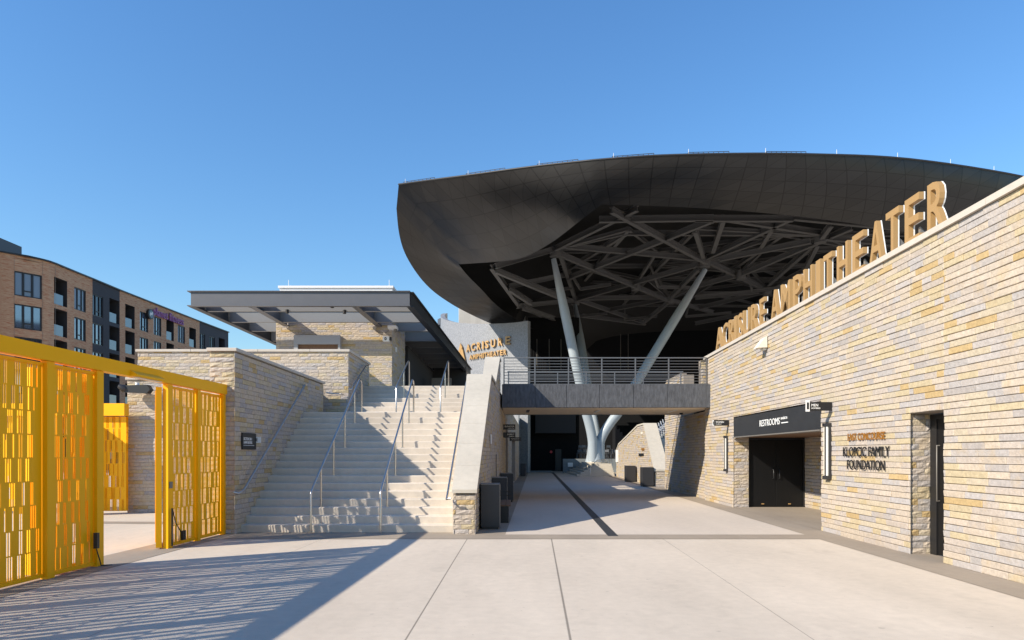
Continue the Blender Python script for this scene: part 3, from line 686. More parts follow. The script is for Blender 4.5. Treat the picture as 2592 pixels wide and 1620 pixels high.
# narrow black door in the second recess
nd = thing('recessed_door', 'narrow black door frame in the recess near the right edge', 'door', (7.5,11.6,0))
xd = rwall(11.6)+.40
m = MB(); m.box(xd,xd+.06,11.94,12.12,.0,2.44); m.box(xd,xd+.06,11.1,11.18,0,2.44); m.box(xd,xd+.06,11.18,11.94,2.36,2.44); obj('frame', m, M['black'], nd)
m = MB(); m.box(xd+.015,xd+.05,11.18,11.94,.02,2.36); dl = obj('door_leaf', m, M['door'], nd)
m = MB(); m.tube([(xd-.0,11.85,.95),(xd-.05,11.85,.95),(xd-.05,11.85,1.9),(xd,11.85,1.9)], .012, 6); obj('handle', m, M['bin_edge'], dl)
# wall lights
def strip_light(px, py0, py1, w_, label):
    y = on_rwall(px); z0, z1 = Z_(py1, y), Z_(py0, y); x = rwall(y)
    t = thing('wall_light', label, 'wall light', (x,y,z0), 'tall wall lights beside the restrooms')
    m = MB(); m.box(x-.05,x+.03,y-w_/2,y+w_/2,z0,z1,.004); obj('backplate', m, M['bin'], t)
    m = MB(); m.box(x-.075,x-.052,y-w_*.40,y-w_*.14,z0+.08,z1-.08); obj('diffuser', m, M['lamp_white'], t); m = MB(); m.box(x-.075,x-.052,y+w_*.10,y+w_*.34,z0+.08,z1-.08); obj('diffuser', m, M['cream'], t)
    m = MB(); m.box(x-.09,x-.052,y-w_*.5,y+w_*.5,z0,z0+.075); obj('end_cap', m, M['bin'], t); m = MB(); m.box(x-.09,x-.052,y-w_*.5,y+w_*.5,z1-.075,z1); m.box(x-.09,x-.052,y-w_*.04,y+w_*.04,z0+.08,z1-.08); obj('end_cap', m, M['bin'], t)
strip_light(1840, 1103, 1193, .22, 'tall wall light below the WOMEN sign')
strip_light(2097.5, 1071, 1213, .24, 'tall wall light below the MEN sign beside the bronze letters')
y = on_rwall(1845); w_ = 40*y/F; blade_sign((rwall(y)-w_,y,Z_(1077.5,y)), w_, 14.5*y/F, [('WOMEN',.16,.48,.52,.30),('MUJERES',.16,.18,.36,.16)], 'black blade sign reading WOMEN on the right wall', tab=(-.025,.05,.0,.18,'I'))
y = on_rwall(2106); w_ = 62*y/F; blade_sign((rwall(y)-w_,y,Z_(1039.5,y)), w_, 22*y/F, [('MEN',.16,.48,.27,.30),('HOMBRES',.16,.2,.36,.17)], 'black blade sign reading MEN beside the restroom header', tab=(-.045,.085,-.02,.23,'I'))
# donor letters
dn = thing('donor_lettering', 'raised letters naming the east concourse and a family foundation on the right wall', 'lettering', rw_pt(2190,1190))
m = MB(); rw_text(m, 'EAST CONCOURSE', 2146.5, 2240.5, 1095, 1114, .012, .004, -.012); obj('bronze_line', m, M['bronze'], dn, label='bronze letters EAST CONCOURSE')
m = MB(); rw_text(m, 'KLOPCIC FAMILY', 2135, 2252, 1130.5, 1156, .014, -.006, -.012); obj('black_line', m, M['black'], dn, label='black letters KLOPCIC FAMILY'); m = MB(); rw_text(m, 'FOUNDATION', 2145, 2240, 1164.5, 1189, .014, -.006, -.012); obj('black_line', m, M['black'], dn, label='black letters FOUNDATION')
# wedge light
p0 = rw_pt(1938, 868)
wd = thing('wedge_light', 'cream wedge shaped wall light high on the right wall', 'wall light', (p0.x,p0.y,p0.z))
Wv = Vector((0,.17,0)); m = MB(); xx = p0.x-.012
m.add([Vector((xx,p0.y,p0.z-.15))+Wv, Vector((xx,p0.y,p0.z-.15))-Wv, Vector((xx-.28,p0.y,p0.z-.16))-Wv, Vector((xx-.28,p0.y,p0.z-.16))+Wv, Vector((xx,p0.y,p0.z+.17))+Wv*.9, Vector((xx,p0.y,p0.z+.17))-Wv*.9, Vector((xx-.07,p0.y,p0.z+.13))-Wv*.9, Vector((xx-.07,p0.y,p0.z+.13))+Wv*.9], [(3,2,1,0),(4,5,6,7),(0,1,5,4),(1,2,6,5),(2,3,7,6),(3,0,4,7)])
obj('housing', m, M['cream'], wd)
m = MB(); m.box(xx-.10,xx,p0.y-.1,p0.y+.1,p0.z-.21,p0.z-.165); obj('lamp_lens', m, M['lamp_white'], wd)

# wall under the bridge on the right
uw = wall_thing('stone wall under the right end of the bridge, half in shadow', (7.7,31,0))
def xw(y): return 7.42+.02*(y-26.4)+.10
m = MB(); UU = Vector((-.02,-1,0)).normalized(); stone_courses(m, [rect(0,8.0,0,3.45), rect(0,4.0,3.45,5.3)], (xw(34.8)+.03,34.8,0), UU, 45, course=.1072, gh=.012, gv=.004, lmin=.22, lmax=.6); obj('facing', m, M['stone'], uw)
m = MB(); m.prism([(xw(34.8)+.034,34.8,0),(xw(26.8)+.034,26.8,0),(xw(26.8)+.5,26.8,0),(xw(34.8)+.5,34.8,0)], (0,0,3.44)); m.prism([(xw(34.8)+.034,34.8,3.44),(xw(30.8)+.034,30.8,3.44),(xw(30.8)+.5,30.8,3.44),(xw(34.8)+.5,34.8,3.44)], (0,0,1.86)); obj('wall_core', m, M['mortar'], uw)
pp = wall_thing('small stone pier on the bridge against the right wall', (7.3,26.2,4.35), 'stone pier', 'stone_pier')
m = MB(); stone_courses(m, [rect(0,.32,4.36,5.3)], (7.12,26.05,0), (1,0,0), 47, rock=.014, lmin=.1, lmax=.3); obj('front_facing', m, M['stone_rough'], pp)
m = MB(); m.box(7.125,7.33,26.06,26.38,4.2,5.3); obj('pier_core', m, M['mortar'], pp)

# big letters on the wall top
ls = thing('rooftop_letters', 'row of big gold letters standing on top of the right wall', 'letter sign', (7.2,18,TOP+.1))
OFF = .22
spans = []                                               # (character, photo x of its left and right foot edge)
A1 = 'ACRISURE'; px1 = [(1811,1832),(1828,1846),(1844,1861),(1858,1866),(1867,1882),(1880,1900),(1901,1921),(1922,1938)]
A2 = 'AMPHITHEATER'; px2 = [(1951,1975),(1976,2005),(2007,2033),(2033,2061),(2065,2079),(2084,2111),(2118,2152),(2157,2193),(2200,2241),(2242,2283),(2290,2336),(2347,2401)]
for ch, (a, b) in list(zip(A1, px1))+list(zip(A2, px2)):
    ya, yb = on_rwall(a, OFF-.085), on_rwall(b-.20*(b-a), OFF-.085); wd_ = (ya-yb)*kr
    m = MB(); base = Vector((rwall(ya)+OFF, ya, TOP+.12))
    text_into(m, ch, base, UR, (0,0,1), wd_, .84, .085, .008 if ch not in 'I' else .0)
    lt = obj('letter', m, M['gold'], ls)
    m = MB(); text_into(m, ch, base+Vector((.002,0,-.005)), UR, (0,0,1), wd_, .85, .022, .011 if ch not in 'I' else .004, z0=-.024); obj('backing', m, M['white'], lt)
    m = MB(); ym = (ya+yb)/2; xb = rwall(ym)+OFF+.05
    m.prism([(xb,ym+.03,TOP+.104),(xb+.26,ym+.03,TOP+.104),(xb,ym+.03,TOP+.42)], (0,-.06,0)); obj('bracket', m, M['bin_edge'], lt)

# ================================================================== LEFT YELLOW GATES
gt = thing('yellow_gate', 'long yellow slotted metal gate in front of the left stone walls', 'gate', (-6.4,12,0))
def gx(y): return -6.943+.042*y
GU = Vector((.042,1,0)).normalized(); GN = Vector((1,-.042,0)).normalized()
def slotted(mb, O, U, N, L, Hh, th, seed, z0=.08, rows=9, dens=4.2):
    R = random.Random(seed); O = Vector(O); Zv = Vector((0,0,1)); rh = (Hh-z0)/rows
    def piece(u0, u1, v0, v1, off=0):
        if u1-u0 < 1e-4 or v1-v0 < 1e-4: return
        mb.obox(O+U*(u0+u1)/2+Zv*(v0+v1)/2+N*off, U*(u1-u0)/2, N*th/2, Zv*(v1-v0)/2)
    for r in range(rows):
        va, vb = z0+r*rh, z0+(r+1)*rh; sl = []
        u = R.uniform(.05,.14)
        while u < L-.1:
            nn_ = R.choice((1,2,2,3,3)); 
            for q in range(nn_):
                wsl = R.uniform(.017,.025); 
                if u+wsl < L-.05: sl.append((u,u+wsl))
                u += wsl+R.uniform(.013,.021)
            u += R.uniform(.055,.135)
        # web below and above the slots, then the solid strips between them
        piece(0, L, va, va+.012); piece(0, L, vb-.006, vb)
        e = 0
        for a, b in sl:
            piece(e, a, va+.012, vb-.006); e = b
        piece(e, L, va+.012, vb-.006)
def gate_post(par, y, w_=.12, x=None, top=3.06):
    c = Vector((gx(y) if x is None else x, y, 0)); m = MB(); m.obox(c+Vector((0,0,top/2)), GN*.05, GU*w_/2, Vector((0,0,top/2-.004))); return obj('post', m, M['yellow'], par)
m = MB(); a = Vector((gx(1.0),1.0,3.165)); b = Vector((gx(15.17),15.17,3.165)); m.bar(a, b, .16, .21); obj('beam', m, M['yellow'], gt)
PY = [(1.06,.12),(3.1,.12),(5.2,.12),(7.3,.12),(8.66,.12),(9.73,.15),(10.82,.16),(12.86,.16),(13.95,.11),(15.10,.14)]
for y,w_ in PY: gate_post(gt, y, w_)
def panel(name, y0, y1, seed, off=0, par=gt):
    m = MB(); L = (y1-y0)/GU.y; slotted(m, Vector((gx(y0),y0,0))+GN*off, GU, GN, L, 2.99, .005, seed); 
    m.bar(Vector((gx(y0),y0,.055))+GN*off, Vector((gx(y1),y1,.055))+GN*off, .05, .05); m.bar(Vector((gx(y0),y0,3.01))+GN*off, Vector((gx(y1),y1,3.01))+GN*off, .05, .04)
    return obj(name, m, M['yellow'], par)
panel('slotted_panel', 1.13, 3.03, 8, -.03); panel('slotted_panel', 3.17, 5.13, 9, -.03); panel('slotted_panel', 5.27, 7.23, 1, -.03); panel('slotted_panel', 7.37, 8.59, 2, -.03); panel('slotted_panel', 8.73, 9.65, 3, -.03)
panel('slotted_panel', 9.81, 10.73, 4, -.01); panel('slotted_panel', 12.95, 13.88, 5, -.01); panel('slotted_panel', 14.01, 15.02, 6, -.03)
# light fitting on the beam
yl0, yl1 = 11.55, 12.42
m = MB(); c = Vector((gx(12.0),12.0,3.10))+GN*.12; m.prism([Vector((gx(yl0),yl0,3.16))+GN*.082, Vector((gx(yl0),yl0,3.06))+GN*.082, Vector((gx(yl0),yl0,3.05))+GN*.2, Vector((gx(yl0),yl0,3.09))+GN*.2], GU*(yl1-yl0)); lf = obj('beam_light', m, M['yellow'], gt)
m = MB(); m.obox(c+Vector((0,0,-.058)), GN*.04, GU*.38, Vector((0,0,.007))); obj('diffuser', m, M['lamp_white'], lf)
# latch box, conduit and bolts
m = MB(); c = Vector((gx(10.66),10.66,.42))+GN*.09; m.obox(c, GN*.03, GU*.03, Vector((0,0,.12))); m.tube([c+Vector((0,0,-.13)), c+GN*.02+Vector((0,.05,-.30)), c+Vector((0,.12,-.40)), c+GN*.1+Vector((0,.25,-.415))], .01, 6); obj('latch_box', m, M['bin'], gt)
m = MB(); m.tube([Vector((gx(12.83),12.83,.05))+GN*.10, Vector((gx(12.83),12.83,.75))+GN*.10], .018, 6); m.tube([Vector((gx(12.9),12.9,.72))+GN*.07, Vector((gx(13.0),13.0,.45))+GN*.08, Vector((gx(13.25),13.25,.2))+GN*.08], .010, 6); m.obox(Vector((gx(13.27),13.27,.2))+GN*.08, GN*.02, GU*.06, Vector((0,0,.09))); obj('drop_bolt', m, M['black'], gt)
m = MB(); m.obox(Vector((gx(12.86),12.86,1.18))+GN*.06, GN*.008, GU*.05, Vector((0,0,.06))); obj('access_plate', m, M['bin_edge'], gt)
# open leaves of the gateway
lo = thing('gate_leaf', 'yellow slotted gate leaf swung open edge on beside the gateway', 'gate', (-6.6,12.7,0), 'open leaves of the front gateway')
LU = Vector((-.47,.885,0)).normalized(); LN = Vector((LU.y,-LU.x,0))
def leaf(par, hinge, LU, LN, L, seed):
    m = MB(); h = Vector(hinge); slotted(m, h+LU*.06, LU, LN, L-.12, 2.95, .005, seed); obj('slotted_panel', m, M['yellow'], par)
    for s_ in (.03, L-.03):
        m = MB(); m.obox(h+LU*s_+Vector((0,0,1.51)), LU*.03, LN*.05, Vector((0,0,1.48))); obj('stile', m, M['yellow'], par)
    m = MB(); m.bar(h+LU*.06+Vector((0,0,.055)), h+LU*(L-.06)+Vector((0,0,.055)), .05, .05); m.bar(h+LU*.06+Vector((0,0,2.965)), h+LU*(L-.06)+Vector((0,0,2.965)), .05, .05); obj('rail', m, M['yellow'], par)
leaf(lo, (gx(12.72)-.09,12.72,0), LU, LN, .95, 21)
lo2 = thing('gate_leaf', 'yellow slotted gate leaf folded back behind the second gate panel', 'gate', (-6.7,10.7,0), 'open leaves of the front gateway')
LU2 = Vector((-.30,-.95,0)).normalized(); leaf(lo2, (gx(10.75)-.12,10.75,0), LU2, Vector((LU2.y,-LU2.x,0)), .95, 22)

# second gate, farther back
fg = thing('yellow_gate', 'farther yellow gate seen through the gateway beside the floodlit wall', 'gate', (-13,20.3,0))
m = MB(); m.box(-18.5,-11.33,20.2,20.45,2.88,3.24); obj('beam', m, M['yellow'], fg)
for x in (-18.4,-16.2,-14.5,-12.30):
    m = MB(); m.box(x-.06,x+.06,20.25,20.38,0,2.876); obj('post', m, M['yellow'], fg)
m = MB(); slotted(m, (-12.22,20.36,0), Vector((1,0,0)), Vector((0,-1,0)), .86, 2.86, .005, 31, rows=8); obj('slotted_panel', m, M['yellow'], fg)
for a,b,s_ in ((-18.3,-16.27,32),(-16.1,-14.6,33)):
    m = MB(); slotted(m, (a,20.36,0), Vector((1,0,0)), Vector((0,-1,0)), b-a, 2.86, .005, s_, rows=8); obj('slotted_panel', m, M['yellow'], fg)
m = MB(); slotted(m, (-12.20,20.46,0), Vector((1,0,0)), Vector((0,-1,0)), .84, 2.86, .005, 37, rows=8); obj('backing_panel', m, M['yellow'], fg)  # added panel, closes off the bright ground behind the slots
m = MB(); m.box(-12.52,-12.45,19.5,20.24,.05,2.86); obj('open_leaf', m, M['yellow'], fg)
m = MB(); m.tube([(-12.40,19.6,.25),(-12.40,19.6,1.0)], .02, 6); m.tube([(-12.27,20.2,.25),(-12.27,20.2,1.0)], .02, 6); m.box(-12.42,-12.2,19.58,19.62,.93,.97); obj('drop_bolt', m, M['black'], fg)

# ================================================================== BINS, BENCH
def bin_(x0, x1, y0, y1, h, label, group, prongs=False):
    t = thing('litter_bin', label, 'litter bin', ((x0+x1)/2,(y0+y1)/2,0), group)
    m = MB(); m.box(x0+.03,x1-.03,y0+.03,y1-.03,.0,.06); obj('plinth', m, M['black'], t)
    m = MB(); m.box(x0,x1,y0,y1,.06,h-.02,.006); obj('body', m, M['bin'], t)
    m = MB(); m.box(x0-.004,x1+.004,y0-.004,y1+.004,h-.018,h,.004); obj('lid', m, M['bin_edge'], t)
    m = MB(); m.box(x1+.001,x1+.012,y0+.02,y1-.02,.08,h-.03); obj('side_door', m, M['bin_edge'], t)
    m = MB(); m.box(x1+.0125,x1+.02,y0+.12,y1-.12,h-.28,h-.14); obj('slot', m, M['black'], t)
    return t
G1 = 'tall dark litter bins by the stone wall'
bin_(X_(1217,16.05),X_(1262,16.05)+.02,16.05,16.75,1.06,'nearest tall dark litter bin beside the sloped wall end',G1)
bin_(X_(1245,20.6),X_(1283,20.6),20.6,21.3,1.06,'second tall dark litter bin along the left wall, behind the bench',G1)
bin_(X_(1267,25.2),X_(1299,25.2),25.2,25.9,1.06,'third tall dark litter bin along the left wall, under the bridge edge',G1)
bin_(X_(1317,55.5),X_(1331,55.5),55.5,56.3,1.03,'distant dark litter bin at the far end of the left wall',G1)
G2 = 'dark litter bins against the sunlit gable wall'
bin_(7.20,7.80,43.6,44.3,1.04,'dark litter bin in front of the gabled stone wall, farther one',G2)
bin_(7.02,7.62,37.2,37.9,1.06,'dark litter bin nearest the sloping end of the gabled wall',G2)
bn = thing('bench', 'bench with wooden seat and black metal arms between the bins', 'bench', (-.2,18.3,0))
y0, y1 = 17.55, 19.5; x0, x1 = -.56, -.03
m = MB()
for i in range(4): m.box(x0+i*.135,x0+i*.135+.125,y0,y1,.43,.47,.004)
obj('seat', m, M['wood'], bn)
for y in (y0+.03, y1-.2):
    m = MB(); m.box(x0+.02,x1-.06,y,y+.16,.0,.428); obj('leg', m, M['black'], bn)
    m = MB(); m.tube([(x0,y+.05,.47),(x0,y+.05,.72),(x1,y+.05,.70),(x1,y+.05,.40)], .014, 6); obj('armrest', m, M['black'], bn)

# ================================================================== ENTRANCE BUILDING AND CANOPY
eb = thing('entrance_building', 'stone entrance building with white roof box under the big canopy', 'building', (-8,32,4.2))
XA, XB = -10.75, -5.47
m = MB(); stone_courses(m, [rect(0,5.28,4.2,8.4)], (XA,31.5,0), (1,0,0), 51, out=(.007,.014), rock=.016, lmin=.22, lmax=.6, gv=.007); obj('front_facing', m, M['stone_rough'], eb)
m = MB(); stone_courses(m, [rect(0,3.9,4.2,8.4)], (XB-.03,31.5,0), (0,1,0), 52, lmin=.22, lmax=.6); obj('side_facing', m, M['stone'], eb)
m = MB(); m.box(XA+.01,XB-.035,31.505,35.2,4.2,8.4); obj('wall_core', m, M['mortar'], eb)
m = MB(); m.box(XA+.03,XB-.05,31.9,34.9,8.4,9.42); m.box(XA-.03,XB+.0,31.84,34.96,9.421,9.52); m.box(XA,XB-.02,31.87,34.93,9.25,9.3); obj('roof_box', m, M['white_metal'], eb)
for x in (XA+.25, XB-.3):
    m = MB(); m.tube([(x,32.5,9.5),(x,32.5,9.95)], .012, 6); obj('lightning_rod', m, M['white_metal'], eb)
# grey ticket window box
x0, x1 = X_(745,31.3), X_(862,31.3); m = MB(); m.box(x0,x1,31.2,31.47,Z_(872,31.3),Z_(849,31.3),.006); m.box(x0,x0+.18,31.22,31.47,4.6,Z_(872.2,31.3)); m.box(x1-.1,x1,31.22,31.47,4.6,Z_(872.2,31.3)); sh = obj('service_window', m, mat('shutter_box_grey',(.34,.35,.37),.5), eb)
m = MB(); m.box(x0+.182,x1-.102,31.33,31.46,4.6,Z_(872.3,31.3)); obj('shutter', m, M['wood'], sh)
# number box, cctv, pipe
nb = thing('number_box', 'small white box marked 0 on the entrance building wall', 'sign', P(979,858,31.25))
c = P(979,858,31.25); m = MB(); m.box(c.x-.17,c.x+.12,31.17,31.46,c.z-.11,c.z+.11,.006); obj('box', m, M['white'], nb)
m = MB(); text_into(m, '0', (c.x-.09,31.168,c.z-.07), (1,0,0), (0,0,1), .10, .14, .004, .04); obj('digit', m, M['black'], nb)
m = MB(); m.box(c.x+.122,c.x+.2,31.21,31.41,c.z-.06,c.z+.08); obj('side_bracket', m, M['bin'], nb)
cc_ = thing('security_camera', 'white wall security camera with cable loop on the entrance building', 'camera', P(994,832,31.15))
c = P(994,832,31.15); m = MB(); m.box(c.x-.2,c.x+.2,30.95,31.46,c.z-.02,c.z+.12,.01); obj('housing', m, M['white'], cc_)
m = MB(); m.tube([c+Vector((.12,0,-.02)), c+Vector((.16,-.02,-.14))], .08, 10); obj('dome', m, M['bin_edge'], cc_)
m = MB(); m.tube([P(948,830,31.43), P(952,839,31.43), P(962,844,31.43), P(975,843,31.43), P(985,836,31.3)], .014, 6); m.tube([P(948,830,31.3), P(948,830,31.46)], .09, 10); obj('cable', m, M['bin_edge'], cc_)
m = MB(); c = P(1000,879,31.7); m.box(XB-.01,XB+.06,32.4,32.55,c.z-.1,c.z+.12); o = obj('card_reader', m, M['white']); tag(o, 'small white card reader on the side of the entrance building', 'reader')

cn = thing('entrance_canopy', 'wide flat grey steel canopy over the entrance building', 'canopy', (-8,27,7.5))
ZB, ZT = 7.57, 8.10; YF, YK = 27.0, 52.0
XL0, XR0 = -12.55, -4.0
def cxl(y): return XL0+.012*(y-YF)
def cxr(y): return XR0+.035*(y-YF)
m = MB(); m.box(XL0,XR0,YF+.02,YF+.06,ZB,ZT); m.box(XL0-.12,XR0+.02,YF-.05,YF+.16,ZT+.001,ZT+.035); m.box(XL0-.12,XR0+.02,YF-.05,YF+.16,ZB-.036,ZB-.001); obj('front_beam', m, M['grey_steel'], cn)
for fx_, nm, mm in ((cxl,'side_beam',M['canopy_dark']),(cxr,'side_beam',M['canopy_dark'])):
    a = Vector((fx_(YF+.06),YF+.17,(ZB+ZT)/2)); b = Vector((fx_(YK),YK,(ZB+ZT)/2)); m = MB(); m.bar(a,b,.04,ZT-ZB); m.bar(a+Vector((0,0,(ZT-ZB)/2+.02)),b+Vector((0,0,(ZT-ZB)/2+.02)),.26,.035); m.bar(a-Vector((0,0,(ZT-ZB)/2+.02)),b-Vector((0,0,(ZT-ZB)/2+.02)),.26,.035); obj(nm, m, mm, cn)
for f in (.27,.745):
    a = Vector((XL0+(XR0-XL0)*f,YF+.17,(ZB+ZT)/2)); b = Vector((cxl(YK)+(cxr(YK)-cxl(YK))*f,YK,(ZB+ZT)/2)); m = MB(); m.ibeam(a, b if f > .5 else Vector((a.x,31.45,a.z)), .26, .55, .03); obj('long_beam', m, M['canopy_dark'] if False else M['grey_steel'], cn)
for y in (28.2,30.5,32.75,35.6,37.8,40,42.2,44.4,46.6,48.8,51):
    segs = [(cxl(y)+.05,XA-.1),(XB+.05,cxr(y)-.05)] if 31.4 < y < 35.3 else [(cxl(y)+.05,cxr(y)-.05)]
    for a,b in segs:
        m = MB(); m.ibeam((a,y,(ZB+ZT)/2),(b,y,(ZB+ZT)/2),.16,.53,.025); obj('purlin', m, M['purlin'], cn)
m = MB(); m.prism([(cxl(35.4)+.05,35.4,ZT+.04),(cxr(35.4)-.05,35.4,ZT+.04),(cxr(YK)-.05,YK,ZT+.04),(cxl(YK)+.05,YK,ZT+.04)], (0,0,.08)); obj('roof_deck', m, M['canopy_dark'], cn)  # deck added to block the sun and darken the rear of the canopy
for (px,py,Y) in ((634,775,27.3),(841,776,27.2),(727,790,28.1),(872,791,28.1)):
    c = P(px,py,Y); m = MB(); m.tube([c+Vector((0,0,.1)),c-Vector((0,0,.05))],.07,10); obj('downlight', m, M['black'], cn)
# the shaded back of the entrance under the canopy
bk = thing('concession_building', 'dark concession building deep under the canopy', 'building', (-6,50,4.2))
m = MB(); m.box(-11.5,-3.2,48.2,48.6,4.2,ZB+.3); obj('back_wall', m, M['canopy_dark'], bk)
m = MB(); m.box(-10.4,-5.5,36.5,48,4.2,ZB-.1); obj('stone_block', m, M['inside'], bk)  # near-black colour stands in for the shade under the canopy
m = MB(); m.box(-5.0,-3.8,43,43.4,4.2,6.5); obj('pier', m, M['mortar'], bk)
m = MB(); m.box(-3.7,-1.5,46,46.3,6.0,6.12); m.box(-3.3,-1.2,46,46.4,5.1,5.2); obj('counter', m, M['white_metal'], bk)
m = MB(); m.box(-5.6,-4.5,40,40.4,4.2,5.3); obj('cabinet', m, M['black'], bk)

# ================================================================== DRUM WITH SIGN, CORE
dr = thing('curved_sign_wall', 'tall curved mottled grey wall carrying the gold sign', 'curved wall', (-4,68,0))
plan = [(1336,65.0,812),(1330,65.15,812.5),(1305,65.8,816),(1270,66.7,818.5),(1240,67.6,819.5),(1210,68.6,819.5),(1180,69.9,818.5),(1155,71.1,816),(1138,72.1,812.5),(1124,73.2,808),(1117,74.4,803),(1115,75.8,799),(1117,77.4,795),(1123,79,793)]
pl = [(X_(px,Y), Y, Z_(py,Y)) for px, Y, py in plan]
def smooth_poly(pts, n=6):
    out = []
    for i in range(len(pts)-1):
        p0 = pts[max(i-1,0)]; p1 = pts[i]; p2 = pts[i+1]; p3 = pts[min(i+2,len(pts)-1)]
        for k in range(n):
            t = k/n
            out.append(tuple(.5*((2*p1[c])+(-p0[c]+p2[c])*t+(2*p0[c]-5*p1[c]+4*p2[c]-p3[c])*t*t+(-p0[c]+3*p1[c]-3*p2[c]+p3[c])*t**3) for c in range(len(p1))))
    out.append(tuple(pts[-1])); return out
ps = smooth_poly(pl, 5)
m = MB(); inner = []
for i, p in enumerate(ps):
    a = ps[max(i-1,0)]; b = ps[min(i+1,len(ps)-1)]; t = Vector((b[0]-a[0], b[1]-a[1], 0)).normalized(); nn_ = Vector((t.y,-t.x,0)); inner.append((p[0]+nn_.x*.45, p[1]+nn_.y*.45))
# inner line lies behind the face
m.grid([[Vector((p[0],p[1],p[2]*f)) for p in ps] for f in (0,.3,.65,1)], True)
m.grid([[Vector(p) for p in ps],[Vector((q[0],q[1],p[2])) for p, q in zip(ps, inner)]], False)
m.grid([[Vector((q[0],q[1],p[2]*f)) for p, q in zip(ps, inner)] for f in (0,1)], True)
e = ps[0]; f_ = inner[0]; m.add([(e[0],e[1],0),(f_[0],f_[1],0),(f_[0],f_[1],e[2]),(e[0],e[1],e[2])], [(0,1,2,3)])
obj('facing', m, M['drum'], dr)
m = MB(); cx, cy, R_ = X_(1147,76.5), 76.5, 1.6
ring = [[Vector((cx+R_*math.cos(q*math.pi/18), cy+R_*math.sin(q*math.pi/18), z)) for q in range(36)] for z in (9, 15.9)]
m.grid(ring, True, True); ring2 = [[Vector((p.x,p.y,z)) for p in ring[1]] for z in (15.9,16.5)]
obj('stair_tower', m, M['dark_fascia'], dr)
m = MB()
rr = [[Vector((cx+(R_+dd_)*math.cos(q*math.pi/18), cy+(R_+dd_)*math.sin(q*math.pi/18), z)) for q in range(5,23)] for dd_, z in ((0,15.9),(0,16.6),(.12,16.6),(.12,15.9))]
m.grid(rr, True); obj('ring_rim', m, M['penthouse'], dr)
co = thing('concrete_core', 'pale board marked concrete core behind the curved sign wall', 'concrete tower', (-3,74,0))
m = MB(); m.box(X_(1161,76),X_(1330,76),76,82,0,19.8,.03); obj('shaft', m, M['white_conc'], co)
# sign letters follow the curve
sn = thing('gold_wall_sign', 'gold emblem and letters mounted on the curved grey wall', 'sign', (-4,68,9))
def drum_at(px):
    for i in range(len(ps)-1):
        a = ps[i]; b = ps[i+1]; pa = 1296+F*a[0]/a[1]; pb = 1296+F*b[0]/b[1]
        if pb <= px <= pa and i < 55:
            t = (pa-px)/max(pa-pb,1e-6); return Vector((a[0]+(b[0]-a[0])*t, a[1]+(b[1]-a[1])*t, 0))
    return Vector((ps[30][0],ps[30][1],0))
def drum_text(s, spans_, yb, yt):
    m = MB()
    for ch, (a, b) in zip(s, spans_):
        A, B = drum_at(a), drum_at(b); t = (B-A); wd_ = t.length; t.normalize(); fr = (a-spans_[0][0])/(spans_[-1][1]-spans_[0][0])
        yb_, yt_ = yb[0]+(yb[1]-yb[0])*fr, yt[0]+(yt[1]-yt[0])*fr
        z0, z1 = Z_(yb_, A.y), Z_(yt_, A.y); nn_ = t.cross(Vector((0,0,1)))
        text_into(m, ch, Vector((A.x,A.y,z0))+nn_*.10, t, (0,0,1), wd_*.97, z1-z0, .10, .03 if ch != 'I' else .0)
    obj('lettering', m, M['gold'], sn)
s1 = [(1183.5,1194),(1196,1206.5),(1210.5,1220.5),(1223.5,1227.5),(1230.5,1240),(1245,1257),(1264,1275),(1281.5,1294)]
drum_text('ACRISURE', s1, (892,870.5), (873,850))
s2 = [(1191.5,1199.5),(1200.5,1208),(1209.5,1215.5),(1217,1223.5),(1225,1227.5),(1228.5,1235),(1236.5,1242.5),(1244.5,1250),(1251.5,1259.5),(1260,1267),(1268.5,1275.5),(1277.5,1284.5)]
drum_text('AMPHITHEATER', s2, (911.5,898), (899,884))
def drum_poly(m, pts, dpt=.12):
    P3 = []
    nn_ = None
    for px, py in pts:
        A = drum_at(px); P3.append(Vector((A.x,A.y,Z_(py,A.y))))
    A, B = drum_at(1165), drum_at(1184); t = (B-A).normalized(); nn_ = t.cross(Vector((0,0,1)))
    m.prism([p+nn_*.12 for p in P3], nn_*dpt)
m = MB()
drum_poly(m, [(1162,905),(1165,890),(1169.5,869.5),(1171,873),(1174,879),(1173.6,881.5),(1166.8,898),(1164,908)])
obj('emblem_stroke', m, M['gold'], sn); m = MB(); drum_poly(m, [(1164.5,910),(1167.5,898.5),(1173,883.5),(1175,884),(1183.6,921.5),(1178.5,922.5),(1173,912)])
obj('emblem_stroke', m, M['gold'], sn)

# ================================================================== ROOF SHELL
rf = thing('amphitheater_roof', 'huge dark panelled amphitheater roof on slanted columns', 'roof', (20,70,0))
prs = [ # outer edge px, py, Y | inner edge px, py, Y
 (3150,720,74, 3050,830,74),
 (3000,600,62, 2900,720,62.5),
 (2780,505,54, 2690,640,55.5),
 (2592,449,50, 2480,628,52),
 (2300,404,47, 2276,585,49.5),
 (2050,392,45.6, 2040,550,48.2),
 (1850,391,45, 1800,529,47.7),
 (1650,396,45.5, 1640,521,47.9),
 (1500,407,46.5, 1523,518,48.2),
 (1350,423,48.5, 1461,565,50.2),
 (1200,443,51, 1393,616,55),
 (1090,457,53.5, 1320,653,58.5),
 (1009,468,56, 1240,664,61),
 (1003.5,528,58, 1161,669,62.7),
 (1010,590,59.5, 1170,681,63.2),
 (1025,641,61, 1186,700,63.8),
 (1056,693,62.5, 1205,719,64.4),
 (1093,734,64, 1222,736,65),
 (1142,769,65.8, 1245,761,66.2),
 (1192,796,67.6, 1272,784,67.6),
 (1240,818,69.4, 1318,815,69.2),
 (1290,838,71, 1350,832,70.6)]
